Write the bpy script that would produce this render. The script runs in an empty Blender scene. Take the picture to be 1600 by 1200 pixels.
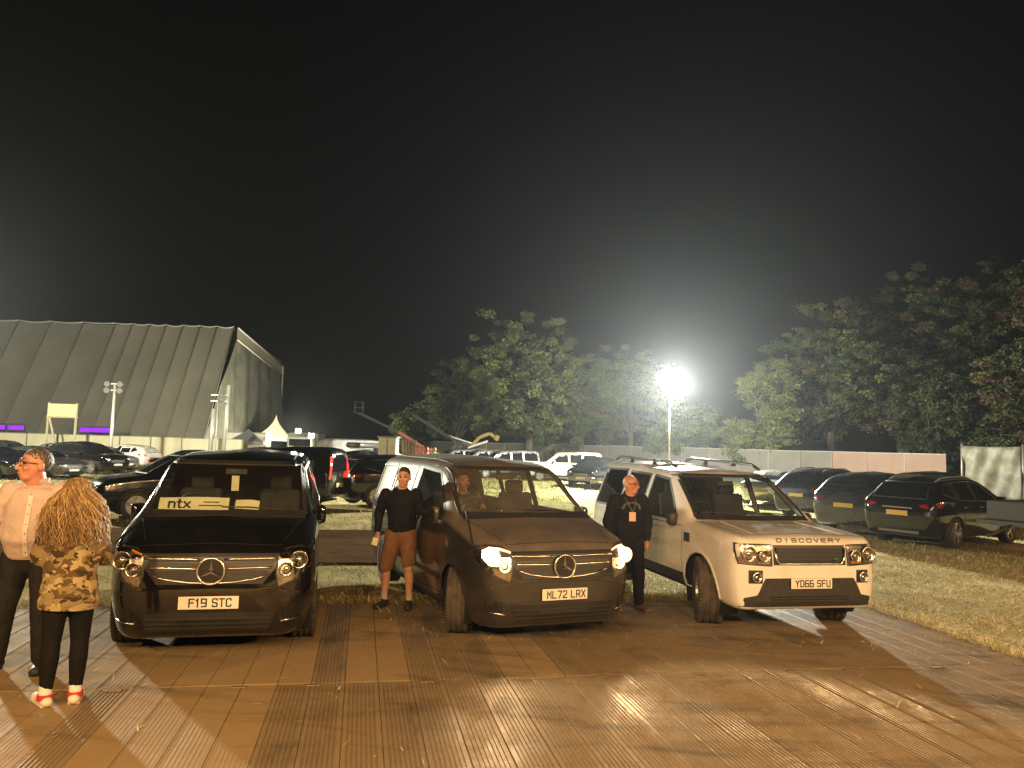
import bpy, bmesh, math, random
import numpy as np
from mathutils import Vector, Matrix, geometry
from mathutils.bvhtree import BVHTree
random.seed(7); rng = np.random.default_rng(7)
S = bpy.context.scene; COL = S.collection
PI = math.pi

# ---------------------------------------------------------------- camera, sky, exposure, lamps
PITCH, ROLL, CAMH = .0831, .0305, 2.03
fw = Vector((0, math.cos(PITCH), math.sin(PITCH))); up0 = Vector((0, -math.sin(PITCH), math.cos(PITCH))); rt0 = Vector((1, 0, 0))
rt = rt0*math.cos(ROLL) + up0*math.sin(ROLL); up = up0*math.cos(ROLL) - rt0*math.sin(ROLL)
cd = bpy.data.cameras.new('camera'); cam = bpy.data.objects.new('camera', cd); COL.objects.link(cam)
cam.matrix_world = Matrix(((rt.x, up.x, -fw.x, 0), (rt.y, up.y, -fw.y, 0), (rt.z, up.z, -fw.z, CAMH), (0, 0, 0, 1)))
cd.sensor_width = 36; cd.lens = 1190/1600*36; cd.clip_start = .1; cd.clip_end = 2000
S.camera = cam

W = bpy.data.worlds.new('World'); S.world = W; W.use_nodes = True
nt = W.node_tree; bg = nt.nodes['Background']
bg.inputs['Color'].default_value = (.0075, .0076, .0073, 1); bg.inputs['Strength'].default_value = .2
S.view_settings.view_transform = 'Standard'; S.view_settings.look = 'None'
S.view_settings.exposure = 0; S.view_settings.gamma = 1
S.view_settings.use_curve_mapping = False
S.cycles.use_denoising = True
S.cycles.max_bounces = 6; S.cycles.transparent_max_bounces = 12; S.cycles.volume_bounces = 0
S.cycles.sample_clamp_indirect = 4; S.cycles.caustics_reflective = False; S.cycles.caustics_refractive = False

def lamp(name, loc, power, col, radius, kind='POINT', **kw):
    d = bpy.data.lights.new(name, kind); d.energy = power; d.color = col; d.shadow_soft_size = radius
    o = bpy.data.objects.new(name, d); COL.objects.link(o); o.location = loc
    for k, v in kw.items(): setattr(d, k, v)
    return o
LAMP = Vector((8.75, 42.0, 5.97))
o = lamp('floodlight_beam_light', LAMP + Vector((0, -1.0, -.2)), 100000, (1, .96, .80), .40, 'SPOT', spot_size=2.7, spot_blend=1.0); o.rotation_euler = (math.radians(70), 0, PI)
SIDE = Vector((-25.5, 30.5, 7.2))
def aim(o, p): o.rotation_euler = (Vector(p)-o.location).to_track_quat('-Z', 'Y').to_euler()
aim(lamp('side_floodlight_light', SIDE, 38000, (1, .95, .72), .4, 'SPOT', spot_size=1.35, spot_blend=.5), (2, 12, -8))
aim(lamp('side_floodlight_light', SIDE + Vector((0, .6, 0)), 31000, (1, .95, .72), .4, 'SPOT', spot_size=2.2, spot_blend=.8), (-38, 70, 5))
lamp('side_floodlight_spill_light', SIDE + Vector((0, .3, -.3)), 7000, (1, .95, .72), .4)
# festoon bulbs strung behind the photographer (seen mirrored in the car doors)
for i in range(9):
    lamp('festoon_bulb_light', (-7.6 + 2.6*i, -2.2 + .3*abs(i-4), 4.4 + .08*(i-4)**2), 1320, (1, .59, .25), .09)
# a second string off to the right, beside the parked cars
for i in range(6):
    lamp('festoon_bulb_light', (16.5 + 2.2*i, 13.2 + .9*i, 3.0 + .05*(i-2.5)**2), 300, (1, .55, .22), .09)

# ---------------------------------------------------------------- helpers
MATS = {}
def mat(name, col, rough=.5, metal=0., coat=0., emit=None, estr=0., nz=None, bump=None, spec=.5, trans=None):
    """nz = (scale, second colour, low, high) noise mix; bump = (scale, strength)"""
    if name in MATS: return MATS[name]
    m = bpy.data.materials.new(name); m.use_nodes = True; t = m.node_tree; b = t.nodes['Principled BSDF']
    b.inputs['Base Color'].default_value = (*col, 1); b.inputs['Roughness'].default_value = rough
    b.inputs['Metallic'].default_value = metal; b.inputs['Coat Weight'].default_value = coat; b.inputs['Coat Roughness'].default_value = .05
    b.inputs['Specular IOR Level'].default_value = spec
    if emit: b.inputs['Emission Color'].default_value = (*emit, 1); b.inputs['Emission Strength'].default_value = estr
    tc = t.nodes.new('ShaderNodeTexCoord')
    if nz:
        n = t.nodes.new('ShaderNodeTexNoise'); n.inputs['Scale'].default_value = nz[0]; n.inputs['Detail'].default_value = 5; n.inputs['Roughness'].default_value = .62
        t.links.new(tc.outputs['Object'], n.inputs['Vector'])
        r = t.nodes.new('ShaderNodeValToRGB'); r.color_ramp.elements[0].position = nz[2]; r.color_ramp.elements[1].position = nz[3]
        r.color_ramp.elements[0].color = (*col, 1); r.color_ramp.elements[1].color = (*nz[1], 1)
        t.links.new(n.outputs['Fac'], r.inputs['Fac']); t.links.new(r.outputs['Color'], b.inputs['Base Color'])
        if len(nz) > 4:
            q = t.nodes.new('ShaderNodeMapRange'); q.inputs['From Min'].default_value = nz[2]; q.inputs['From Max'].default_value = nz[3]
            q.inputs['To Min'].default_value = rough; q.inputs['To Max'].default_value = nz[4]
            t.links.new(n.outputs['Fac'], q.inputs['Value']); t.links.new(q.outputs['Result'], b.inputs['Roughness'])
    if bump:
        n2 = t.nodes.new('ShaderNodeTexNoise'); n2.inputs['Scale'].default_value = bump[0]; n2.inputs['Detail'].default_value = 4
        t.links.new(tc.outputs['Object'], n2.inputs['Vector'])
        bp = t.nodes.new('ShaderNodeBump'); bp.inputs['Strength'].default_value = bump[1]; bp.inputs['Distance'].default_value = .02
        t.links.new(n2.outputs['Fac'], bp.inputs['Height']); t.links.new(bp.outputs['Normal'], b.inputs['Normal'])
    MATS[name] = m; return m
def glass_mat(name, tint, dust=0., rough=.02):
    if name in MATS: return MATS[name]
    m = bpy.data.materials.new(name); m.use_nodes = True; t = m.node_tree
    t.nodes.remove(t.nodes['Principled BSDF']); out = t.nodes['Material Output']
    tr = t.nodes.new('ShaderNodeBsdfTransparent'); tr.inputs['Color'].default_value = (*tint, 1)
    gl = t.nodes.new('ShaderNodeBsdfGlossy'); gl.inputs['Roughness'].default_value = rough; gl.inputs['Color'].default_value = (.9, .9, .9, 1)
    fr = t.nodes.new('ShaderNodeFresnel'); fr.inputs['IOR'].default_value = 1.5
    gn = t.nodes.new('ShaderNodeNewGeometry'); im = t.nodes.new('ShaderNodeMapRange'); im.inputs['To Min'].default_value = 1.5; im.inputs['To Max'].default_value = 1/1.5
    t.links.new(gn.outputs['Backfacing'], im.inputs['Value']); t.links.new(im.outputs['Result'], fr.inputs['IOR'])
    mx = t.nodes.new('ShaderNodeMixShader')
    t.links.new(fr.outputs['Fac'], mx.inputs['Fac']); t.links.new(tr.outputs['BSDF'], mx.inputs[1]); t.links.new(gl.outputs['BSDF'], mx.inputs[2])
    if dust:
        df = t.nodes.new('ShaderNodeBsdfDiffuse'); df.inputs['Color'].default_value = (.30, .27, .23, 1); m2 = t.nodes.new('ShaderNodeMixShader')
        n = t.nodes.new('ShaderNodeTexNoise'); n.inputs['Scale'].default_value = 2.5; n.inputs['Detail'].default_value = 5; tc = t.nodes.new('ShaderNodeTexCoord'); t.links.new(tc.outputs['Object'], n.inputs['Vector'])
        ml = t.nodes.new('ShaderNodeMath'); ml.operation = 'MULTIPLY'; ml.inputs[1].default_value = dust*2; t.links.new(n.outputs['Fac'], ml.inputs[0]); t.links.new(ml.outputs[0], m2.inputs['Fac'])
        t.links.new(mx.outputs['Shader'], m2.inputs[1]); t.links.new(df.outputs[0], m2.inputs[2]); mx = m2
    t.links.new(mx.outputs[0], out.inputs['Surface'])
    MATS[name] = m; return m

def link(name, me, m, parent=None, smooth=True, loc=None, rot=None):
    o = bpy.data.objects.new(name, me); COL.objects.link(o)
    if m is not None and not me.materials: me.materials.append(m)
    if smooth and len(me.polygons): me.polygons.foreach_set('use_smooth', [True]*len(me.polygons))
    if parent is not None: o.parent = parent
    if loc is not None: o.location = loc
    if rot is not None: o.rotation_euler = rot
    return o
def from_bm(name, bm, m, parent=None, smooth=False, **k):
    me = bpy.data.meshes.new(name); bm.to_mesh(me); bm.free(); return link(name, me, m, parent, smooth, **k)
def from_py(name, v, f, m, parent=None, smooth=False, **k):
    me = bpy.data.meshes.new(name); me.from_pydata([tuple(map(float, p)) for p in v], [], [tuple(map(int, q)) for q in f]); me.update()
    return link(name, me, m, parent, smooth, **k)
def empty(name, loc=(0, 0, 0), rz=0., parent=None):
    o = bpy.data.objects.new(name, None); COL.objects.link(o); o.location = loc; o.rotation_euler = (0, 0, rz); o.empty_display_size = .2
    if parent is not None: o.parent = parent
    return o
def tag(o, label=None, cat=None, group=None, kind=None):
    if label: o['label'] = label
    if cat: o['category'] = cat
    if group: o['group'] = group
    if kind: o['kind'] = kind
    return o
def copy_tree(o, parent=None):
    c = o.copy(); COL.objects.link(c)
    if parent is not None: c.parent = parent
    for ch in list(o.children): copy_tree(ch, c)
    return c
def wipe(o):
    for ch in list(o.children): wipe(ch)
    bpy.data.objects.remove(o)

def bm_box(bm, c, s, rot=None, bev=0.):
    r = bmesh.ops.create_cube(bm, size=1.)
    vs = r['verts']; mtx = Matrix.Translation(Vector(c)) @ (rot.to_4x4() if rot is not None else Matrix()) @ Matrix.Diagonal((*s, 1))
    bmesh.ops.transform(bm, matrix=mtx, verts=vs)
    if bev: bmesh.ops.bevel(bm, geom=list({e for v in vs for e in v.link_edges}), offset=bev, segments=2, profile=.5, affect='EDGES')
    return bm
def bm_tube(bm, pts, rad, n=8, cap=True):
    """round bar along a polyline; rad a number or one per point"""
    pts = [Vector(p) for p in pts]; R = rad if isinstance(rad, (list, tuple)) else [rad]*len(pts)
    rings = []; prev = None
    for i, p in enumerate(pts):
        d = (pts[min(i+1, len(pts)-1)] - pts[max(i-1, 0)]).normalized()
        if prev is None:
            a = Vector((0, 0, 1)) if abs(d.z) < .9 else Vector((1, 0, 0)); u = d.cross(a).normalized()
        else:
            u = (prev - d*prev.dot(d)).normalized()
        prev = u; w = d.cross(u)
        rings.append([bm.verts.new(p + (u*math.cos(2*PI*k/n) + w*math.sin(2*PI*k/n))*R[i]) for k in range(n)])
    for a, b in zip(rings, rings[1:]):
        for k in range(n): bm.faces.new((a[k], a[(k+1) % n], b[(k+1) % n], b[k]))
    if cap: bm.faces.new(rings[0][::-1]); bm.faces.new(rings[-1])
    return bm
def bm_lathe(bm, prof, n=24, axis='x'):
    """prof: list of (along, radius)"""
    rings = []
    for a, r in prof:
        ring = []
        for k in range(n):
            c, s = r*math.cos(2*PI*k/n), r*math.sin(2*PI*k/n)
            ring.append(bm.verts.new((a, c, s) if axis == 'x' else (c, a, s) if axis == 'y' else (c, s, a)))
        rings.append(ring)
    for p, q in zip(rings, rings[1:]):
        for k in range(n): bm.faces.new((p[k], p[(k+1) % n], q[(k+1) % n], q[k]))
    return bm
def B(): return bmesh.new()
def text_mesh(name, s, size, m, parent, loc, rot, depth=.004, sx=1., offset=0., spacing=1.):
    cu = bpy.data.curves.new(name, 'FONT'); cu.body = s; cu.size = size; cu.extrude = depth; cu.align_x = 'CENTER'; cu.align_y = 'CENTER'; cu.offset = offset; cu.space_character = spacing
    t = bpy.data.objects.new(name, cu); COL.objects.link(t)
    dg = bpy.context.evaluated_depsgraph_get(); me = bpy.data.meshes.new_from_object(t.evaluated_get(dg))
    bpy.data.objects.remove(t)
    for v in me.vertices: v.co.x *= sx
    me.materials.clear()
    return link(name, me, m, parent, smooth=False, loc=loc, rot=rot)

# ---------------------------------------------------------------- materials
m_chrome = mat('chrome', (.80, .78, .75), .2, 1.)
m_alloy = mat('alloy', (.45, .45, .46), .32, .9, nz=(14, (.22, .19, .16), .45, .75))
m_darkalloy = mat('dark_alloy', (.10, .10, .11), .35, .8)
m_tyre = mat('tyre_rubber', (.022, .021, .02), .85, nz=(9, (.075, .06, .045), .42, .72), bump=(60, .3))
m_dustytyre = mat('dusty_tyre_rubber', (.05, .043, .036), .9, nz=(7, (.12, .095, .07), .40, .70), bump=(50, .3))
m_trim = mat('black_plastic', (.018, .018, .018), .55, nz=(20, (.035, .032, .028), .4, .7))
m_gap = mat('panel_gap', (.004, .004, .004), .9)
m_grille = mat('grille_plastic', (.012, .012, .012), .4)
m_seat = mat('seat_fabric', (.03, .03, .032), .9, nz=(40, (.05, .05, .05), .4, .7))
m_darkglass = mat('privacy_glass', (.006, .007, .008), .03, 0, 0, spec=.6)
m_glass = glass_mat('window_glass', (.80, .86, .82), .025)
m_dustglass = glass_mat('dusty_window_glass', (.74, .80, .76), .20)
m_lens = glass_mat('lamp_lens', (.95, .95, .95))
m_reflector = mat('lamp_reflector', (.55, .52, .48), .22, 1., nz=(25, (.25, .23, .2), .4, .7))
m_red = mat('tail_lamp_red', (.20, .008, .008), .15, 0, 1)
m_redlit = mat('tail_lamp_lit', (.4, .01, .01), .15, 0, 1, emit=(1, .05, .02), estr=2.6)
m_amber = mat('indicator_amber', (.6, .2, .02), .15, 0, 1)
m_plate_w = mat('plate_white', (.72, .70, .62), .45)
m_plate_y = mat('plate_yellow', (.40, .26, .03), .45)
m_ink = mat('black_ink', (.012, .012, .012), .5)
m_headlit = mat('headlamp_lit', (1, .9, .7), .3, emit=(1, .80, .48), estr=24)
m_headglow = mat('headlamp_reflector_lit', (.8, .7, .5), .25, .5, emit=(1, .58, .22), estr=3.2)
P_black = mat('paint_black', (.005, .005, .006), .12, .0, .6, nz=(3, (.011, .0105, .010), .45, .8, .22))
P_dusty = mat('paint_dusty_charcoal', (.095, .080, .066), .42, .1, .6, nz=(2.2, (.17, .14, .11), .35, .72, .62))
def settle_dust_toplight(m, clean, lo=.25, hi=.75):
    # road dust, with light from above put into its tone, on upward faces; steep faces keep clean paint
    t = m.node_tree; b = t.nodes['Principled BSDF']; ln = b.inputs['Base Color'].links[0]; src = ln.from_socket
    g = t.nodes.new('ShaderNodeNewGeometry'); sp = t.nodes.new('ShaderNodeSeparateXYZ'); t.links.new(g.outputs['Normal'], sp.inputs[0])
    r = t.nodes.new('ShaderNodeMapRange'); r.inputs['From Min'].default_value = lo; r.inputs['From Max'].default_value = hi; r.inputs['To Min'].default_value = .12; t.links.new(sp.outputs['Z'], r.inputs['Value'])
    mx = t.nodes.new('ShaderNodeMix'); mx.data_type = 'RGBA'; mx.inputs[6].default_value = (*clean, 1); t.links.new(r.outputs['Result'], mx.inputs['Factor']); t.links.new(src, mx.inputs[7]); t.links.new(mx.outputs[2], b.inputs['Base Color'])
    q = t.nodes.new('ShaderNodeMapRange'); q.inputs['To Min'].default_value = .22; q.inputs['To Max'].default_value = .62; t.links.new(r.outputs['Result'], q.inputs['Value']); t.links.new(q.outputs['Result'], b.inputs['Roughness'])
settle_dust_toplight(P_dusty, (.016, .015, .014))
P_white = mat('paint_white', (.74, .72, .70), .26, 0, 1., nz=(2.5, (.58, .54, .49), .45, .8, .42))
def paint(name, c, metal=.4): return mat('paint_'+name, c, .25, metal, 1., nz=(3, tuple(x*1.5+.004 for x in c), .4, .8, .4))
P_navy = paint('navy', (.008, .010, .018)); P_grey = paint('grey', (.07, .07, .068)); P_silver = paint('silver', (.34, .33, .31), .7)
P_bwhite = paint('pale_white', (.42, .41, .37), 0); P_maroon = paint('maroon', (.06, .018, .015)); P_cream = paint('cream', (.40, .37, .27), 0); P_graphite = paint('graphite', (.03, .032, .035))
# ---------------------------------------------------------------- vehicle builder
# local frame: nose at y=0, tail at +y, x to the right when one faces the nose, z up
def pchip(xs, ys, x):
    xs = np.asarray(xs, float); ys = np.asarray(ys, float); h = np.diff(xs); d = np.diff(ys)/h; m = np.zeros_like(ys)
    m[0] = d[0]; m[-1] = d[-1]
    for i in range(1, len(xs)-1):
        if d[i-1]*d[i] > 0:
            w1 = 2*h[i]+h[i-1]; w2 = h[i]+2*h[i-1]; m[i] = (w1+w2)/(w1/d[i-1]+w2/d[i])
    k = np.clip(np.searchsorted(xs, x)-1, 0, len(h)-1); t = (x-xs[k])/h[k]
    return (2*t**3-3*t**2+1)*ys[k]+(t**3-2*t**2+t)*h[k]*m[k]+(-2*t**3+3*t**2)*ys[k+1]+(t**3-t**2)*h[k]*m[k+1]

def section(r, q):
    """half section, bottom centre round to top centre"""
    y, zb, ws, wm, zm, wd, zd, we, ze, zt = r
    P = [Vector(p) for p in ((0, zb), (ws, zb), (wm, zm), (wd, zd), (we, ze), (0, zt))]
    rad = [0, .10, .30, .055, .13, 0]
    pts = [P[0]]; last = P[0]
    ns = [2*q, 2*q, 2*q, 4*q, 4*q]; nf = [0, 3*q, 3*q, 3*q, 4*q, 0]
    for i in range(1, 6):
        a, b = P[i-1], P[i]
        if i < 5:
            c = P[i+1]; d = min(rad[i], .42*(b-a).length, .42*(c-b).length)
            s = b + (a-b).normalized()*d if (a-b).length > 1e-6 else b; e = b + (c-b).normalized()*d if (c-b).length > 1e-6 else b
        else: s = b
        for k in range(1, ns[i-1]+1): pts.append(last.lerp(s, k/ns[i-1]))
        if i < 5:
            for k in range(1, nf[i]+1):
                t = k/nf[i]; pts.append(s*(1-t)**2 + b*2*t*(1-t) + e*t*t)
            last = e
    return pts

def inpoly(p, P):
    c = False
    for a, b in zip(P, P[1:]+P[:1]):
        if (a.y > p.y) != (b.y > p.y) and p.x < (b.x-a.x)*(p.y-a.y)/(b.y-a.y)+a.x: c = not c
    return c
class Car:
    def __init__(s, name, rows, paint, q=2, ny=70):
        s.name = name; s.paint = paint; s.root = empty(name)
        R = np.array(rows, float); ys = R[:, 0]; L = ys[-1]; s.L = L
        u = np.linspace(0, 1, ny)
        yy = np.unique(np.concatenate([ys, L*(u - .13*np.sin(2*PI*u)/1.0*.98)]))
        yy = yy[(yy >= 0) & (yy <= L)]
        keep = [yy[0]]
        for v in yy[1:]:
            if v-keep[-1] > .012: keep.append(v)
        keep[-1] = L; yy = np.array(keep)
        C = [yy]+[pchip(ys, R[:, k], yy) for k in range(1, 10)]
        bm = bmesh.new(); rings = []
        for j in range(len(yy)):
            h = section([c[j] for c in C], q); full = [(p.x, yy[j], p.y) for p in h] + [(-p.x, yy[j], p.y) for p in h[-2:0:-1]]
            rings.append([bm.verts.new(p) for p in full])
        n = len(rings[0])
        for a, b in zip(rings, rings[1:]):
            for k in range(n): bm.faces.new((a[k], a[(k+1) % n], b[(k+1) % n], b[k]))
        for ring in (rings[0], rings[-1]):
            c = bm.verts.new(sum((v.co for v in ring), Vector())/n)
            for k in range(n): bm.faces.new((ring[k], ring[(k+1) % n], c))
        bmesh.ops.recalc_face_normals(bm, faces=bm.faces); bm.normal_update()
        s.bm = bm; s.bvh = BVHTree.FromBMesh(bm)
    def sc(s, ax, p):    # origin and direction of the projecting ray
        if ax == 'front': return Vector((p[0], -3, p[1])), Vector((0, 1, 0))
        if ax == 'rear': return Vector((p[0], s.L+3, p[1])), Vector((0, -1, 0))
        if ax == 'right': return Vector((4, p[0], p[1])), Vector((-1, 0, 0))
        if ax == 'left': return Vector((-4, p[0], p[1])), Vector((1, 0, 0))
        return Vector((p[0], p[1], 5)), Vector((0, 0, -1))
    def hit(s, ax, p, off=0.):
        o, d = s.sc(ax, p); l, n, i, _ = s.bvh.ray_cast(o, d)
        if l is None: l, n, i, _ = s.bvh.find_nearest(o + d*3.2)
        return l + n*off
    def c2(s, ax, co): return (co.x, co.z) if ax in ('front', 'rear') else (co.y, co.z) if ax in ('left', 'right') else (co.x, co.y)
    def cut(s, ax, poly, extract=False):
        poly = [Vector(p) for p in poly]; bm = s.bm
        area = sum(a.x*b.y-b.x*a.y for a, b in zip(poly, poly[1:]+poly[:1]))
        if area < 0: poly = poly[::-1]
        d = -s.sc(ax, (0, 0))[1]
        lo = (min(p.x for p in poly)-.02, min(p.y for p in poly)-.02); hi = (max(p.x for p in poly)+.02, max(p.y for p in poly)+.02)
        def cand():
            out = []
            for f in bm.faces:
                if f.normal.dot(d) < .06: continue
                if ax == 'front' and f.calc_center_median().y > s.L*.6: continue
                if ax == 'rear' and f.calc_center_median().y < s.L*.4: continue
                cs = [s.c2(ax, v.co) for v in f.verts]
                if max(c[0] for c in cs) < lo[0] or min(c[0] for c in cs) > hi[0] or max(c[1] for c in cs) < lo[1] or min(c[1] for c in cs) > hi[1]: continue
                out.append(f)
            return out
        for a, b in zip(poly, poly[1:]+poly[:1]):
            e = b-a; no2 = (e.y, -e.x)
            if ax in ('front', 'rear'): co = (a.x, 0, a.y); no = (no2[0], 0, no2[1])
            elif ax in ('left', 'right'): co = (0, a.x, a.y); no = (0, no2[0], no2[1])
            else: co = (a.x, a.y, 0); no = (no2[0], no2[1], 0)
            fs = cand(); g = fs + list({e for f in fs for e in f.edges}) + list({v for f in fs for v in f.verts})
            bmesh.ops.bisect_plane(bm, geom=g, dist=1e-5, plane_co=co, plane_no=no)
        ins = []
        for f in cand():
            c = Vector(s.c2(ax, f.calc_center_median()))
            if all((b-a).cross(c-a) > -1e-7 for a, b in zip(poly, poly[1:]+poly[:1])): ins.append(f)
        out = None
        if extract:
            out = bmesh.new(); mp = {}
            for f in ins:
                vs = []
                for v in f.verts:
                    if v not in mp: mp[v] = out.verts.new(v.co)
                    vs.append(mp[v])
                out.faces.new(vs)
            out.normal_update()
        bmesh.ops.delete(bm, geom=ins, context='FACES')
        return out
    def patch(s, name, ax, poly, m, off=.003, thick=.012, sp=.06, parent=None):
        poly = [Vector(p) for p in poly]; pts = []
        for a, b in zip(poly, poly[1:]+poly[:1]):
            k = max(1, int((b-a).length/sp)); pts += [a.lerp(b, i/k) for i in range(k)]
        nb = len(pts); x0 = min(p.x for p in poly); x1 = max(p.x for p in poly); y0 = min(p.y for p in poly); y1 = max(p.y for p in poly)
        for i in range(1, int((x1-x0)/sp)+1):
            for j in range(1, int((y1-y0)/sp)+1):
                p = Vector((x0+i*sp, y0+j*sp))
                if inpoly(p, poly) and min((geometry.intersect_point_line(p, a, b)[0].to_2d()-p).length for a, b in zip(poly, poly[1:]+poly[:1])) > sp*.4: pts.append(p)
        r = geometry.delaunay_2d_cdt(pts, [], [list(range(nb))], 1, 1e-6)
        bm = B(); d = s.sc(ax, (0, 0))[1]
        V = [bm.verts.new(s.hit(ax, p, off)) for p in r[0]]
        for f in r[2]:
            try: bm.faces.new([V[i] for i in f])
            except ValueError: pass
        bmesh.ops.delete(bm, geom=[v for v in bm.verts if not v.link_faces], context='VERTS')
        bmesh.ops.recalc_face_normals(bm, faces=bm.faces); bm.normal_update()
        if bm.faces and sum(f.normal.dot(d) for f in bm.faces) > 0: bmesh.ops.reverse_faces(bm, faces=bm.faces)
        if thick:
            e = [x for x in bm.edges if x.is_boundary]; q = bmesh.ops.extrude_edge_only(bm, edges=e)
            for v in [g for g in q['geom'] if isinstance(g, bmesh.types.BMVert)]: v.co += d*thick
        return from_bm(name, bm, m, parent or s.root, smooth=False)
    def ring(s, name, ax, poly, w, m, off=.006, sp=.08, parent=None, closed=True, h=None):
        """raised moulding of width w along a path on the skin"""
        poly = [Vector(p) for p in poly]; segs = list(zip(poly, poly[1:]+poly[:1])) if closed else list(zip(poly, poly[1:]))
        P = []
        for a, b in segs:
            k = max(1, int((b-a).length/sp)); P += [a.lerp(b, i/k) for i in range(k)]
        if not closed: P.append(poly[-1])
        n = len(P); bm = B(); rows = []; d = s.sc(ax, (0, 0))[1]; h = h if h is not None else off+.004
        for i, p in enumerate(P):
            a = P[(i-1) % n] if closed else P[max(i-1, 0)]; b = P[(i+1) % n] if closed else P[min(i+1, n-1)]
            t1 = (p-a); t2 = (b-p); t = (t1.normalized() if t1.length else Vector((0, 0))) + (t2.normalized() if t2.length else Vector((0, 0)))
            t = t.normalized() if t.length > 1e-6 else Vector((1, 0)); no = Vector((t.y, -t.x))
            L, R_ = p+no*w/2, p-no*w/2
            rows.append([bm.verts.new(s.hit(ax, L, off-h)), bm.verts.new(s.hit(ax, p+no*w*.36, off)), bm.verts.new(s.hit(ax, p-no*w*.36, off)), bm.verts.new(s.hit(ax, R_, off-h))])
        pr = list(zip(rows, rows[1:])) + ([(rows[-1], rows[0])] if closed else [])
        for a, b in pr:
            for k in range(3): bm.faces.new((a[k], a[k+1], b[k+1], b[k]))
        bmesh.ops.recalc_face_normals(bm, faces=bm.faces); bm.normal_update()
        if sum(f.normal.dot(d) for f in bm.faces) > 0: bmesh.ops.reverse_faces(bm, faces=bm.faces)
        return from_bm(name, bm, m, parent or s.root, smooth=False)
    def bar(s, name, ax, path, r, m, off=.012, sp=.07, parent=None):
        path = [Vector(p) for p in path]; P = []
        for a, b in zip(path, path[1:]):
            k = max(1, int((b-a).length/sp)); P += [a.lerp(b, i/k) for i in range(k)]
        P.append(path[-1]); bm = B(); bm_tube(bm, [s.hit(ax, p, off) for p in P], r, 8); return from_bm(name, bm, m, parent or s.root, smooth=True)
    def window(s, ax, poly, m=None, name='window', real=True, frame=.045, fm=None, sp=.07):
        if real:
            s.cut(ax, poly)
            g = s.patch(name, ax, poly, m or m_glass, off=-.004, thick=0, sp=sp)
        else: g = s.patch(name, ax, poly, m or m_darkglass, off=.002, thick=.004, sp=.12)
        if frame: s.ring('window_seal', ax, poly, frame, fm or m_trim, off=.004, parent=g, sp=sp)
        return g
    def panel(s, name, ax, poly, gap=True):
        b = s.cut(ax, poly, extract=True); o = from_bm(name, b, s.paint, s.root, smooth=True)
        if gap: s.ring('shut_line', ax, poly, .009, m_gap, off=.0012, h=.002, parent=o)
        return o
    def finish(s): s.body = from_bm('body', s.bm, s.paint, s.root, smooth=True); return s.root

def wheel_meshes(key, r, w, rr, rim_m, tyre_m, spokes=5, tread=True, twin=False):
    """wheel on the local x axis, outer face at +x"""
    h = w/2; bm = B()
    prof = [(-h*.8, rr), (-h*.95, rr+.3*(r-rr)), (-h, rr+.6*(r-rr)), (-h*.93, r-.022), (-h*.78, r-.004), (-h*.56, r-.001), (-h*.54, r-.009), (-h*.44, r-.009), (-h*.42, r), (-h*.07, r), (-h*.05, r-.009), (h*.05, r-.009), (h*.07, r), (h*.42, r), (h*.44, r-.009), (h*.54, r-.009), (h*.56, r-.001), (h*.78, r-.004), (h*.93, r-.022), (h, rr+.6*(r-rr)), (h*.95, rr+.3*(r-rr)), (h*.8, rr)]
    bm_lathe(bm, prof, 36)
    if tread:
        for k in range(60):
            a = 2*PI*k/60
            for sx in (-1, 1):
                bm_box(bm, (sx*h*.78, (r-.004)*math.cos(a+.05*sx), (r-.004)*math.sin(a+.05*sx)), (h*.30, .020, .010), Matrix.Rotation(a+.05*sx-PI/2, 3, 'X'))
    tyre = bpy.data.meshes.new(key+'_tyre'); bm.to_mesh(tyre); bm.free(); tyre.materials.append(tyre_m)
    bm = B()
    bm_lathe(bm, [(-h*.8, rr), (-h*.8, rr-.012), (h*.45, rr-.02), (h*.8, rr-.012), (h*.8, rr)], 32)
    bm_lathe(bm, [(h*.3, rr-.02), (h*.28, .0005)], 24)
    bm_lathe(bm, [(h*.28, .075), (h*.68, .07), (h*.72, .05), (h*.72, .0005)], 16)
    for k in range(spokes):
        a = 2*PI*k/spokes
        for da in ((-.13, .13) if twin else (0,)):
            R3 = Matrix.Rotation(a+da, 3, 'X'); bw = .032 if twin else .062
            c = R3 @ Vector((h*.60, 0, (rr+.05)/2)); bm_box(bm, c, (.03, bw, rr-.06), R3, .006)
    rim = bpy.data.meshes.new(key+'_rim'); bm.to_mesh(rim); bm.free(); rim.materials.append(rim_m)
    return tyre, rim
def add_wheels(root, tyre, rim, track, yf, yr, r, steer=0., arch=None):
    for sx in (-1, 1):
        for y, st in ((yf, steer), (yr, 0.)):
            e = empty('wheel', (sx*track, y, r), parent=root); e.rotation_euler = (random.random()*0, 0, st + (PI if sx < 0 else 0))
            link('tyre', tyre, None, e); link('rim', rim, None, e, smooth=False)
def circle(cy, cz, r, n=18): return [(cy+r*math.cos(2*PI*k/n), cz+r*math.sin(2*PI*k/n)) for k in range(n)]
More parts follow.
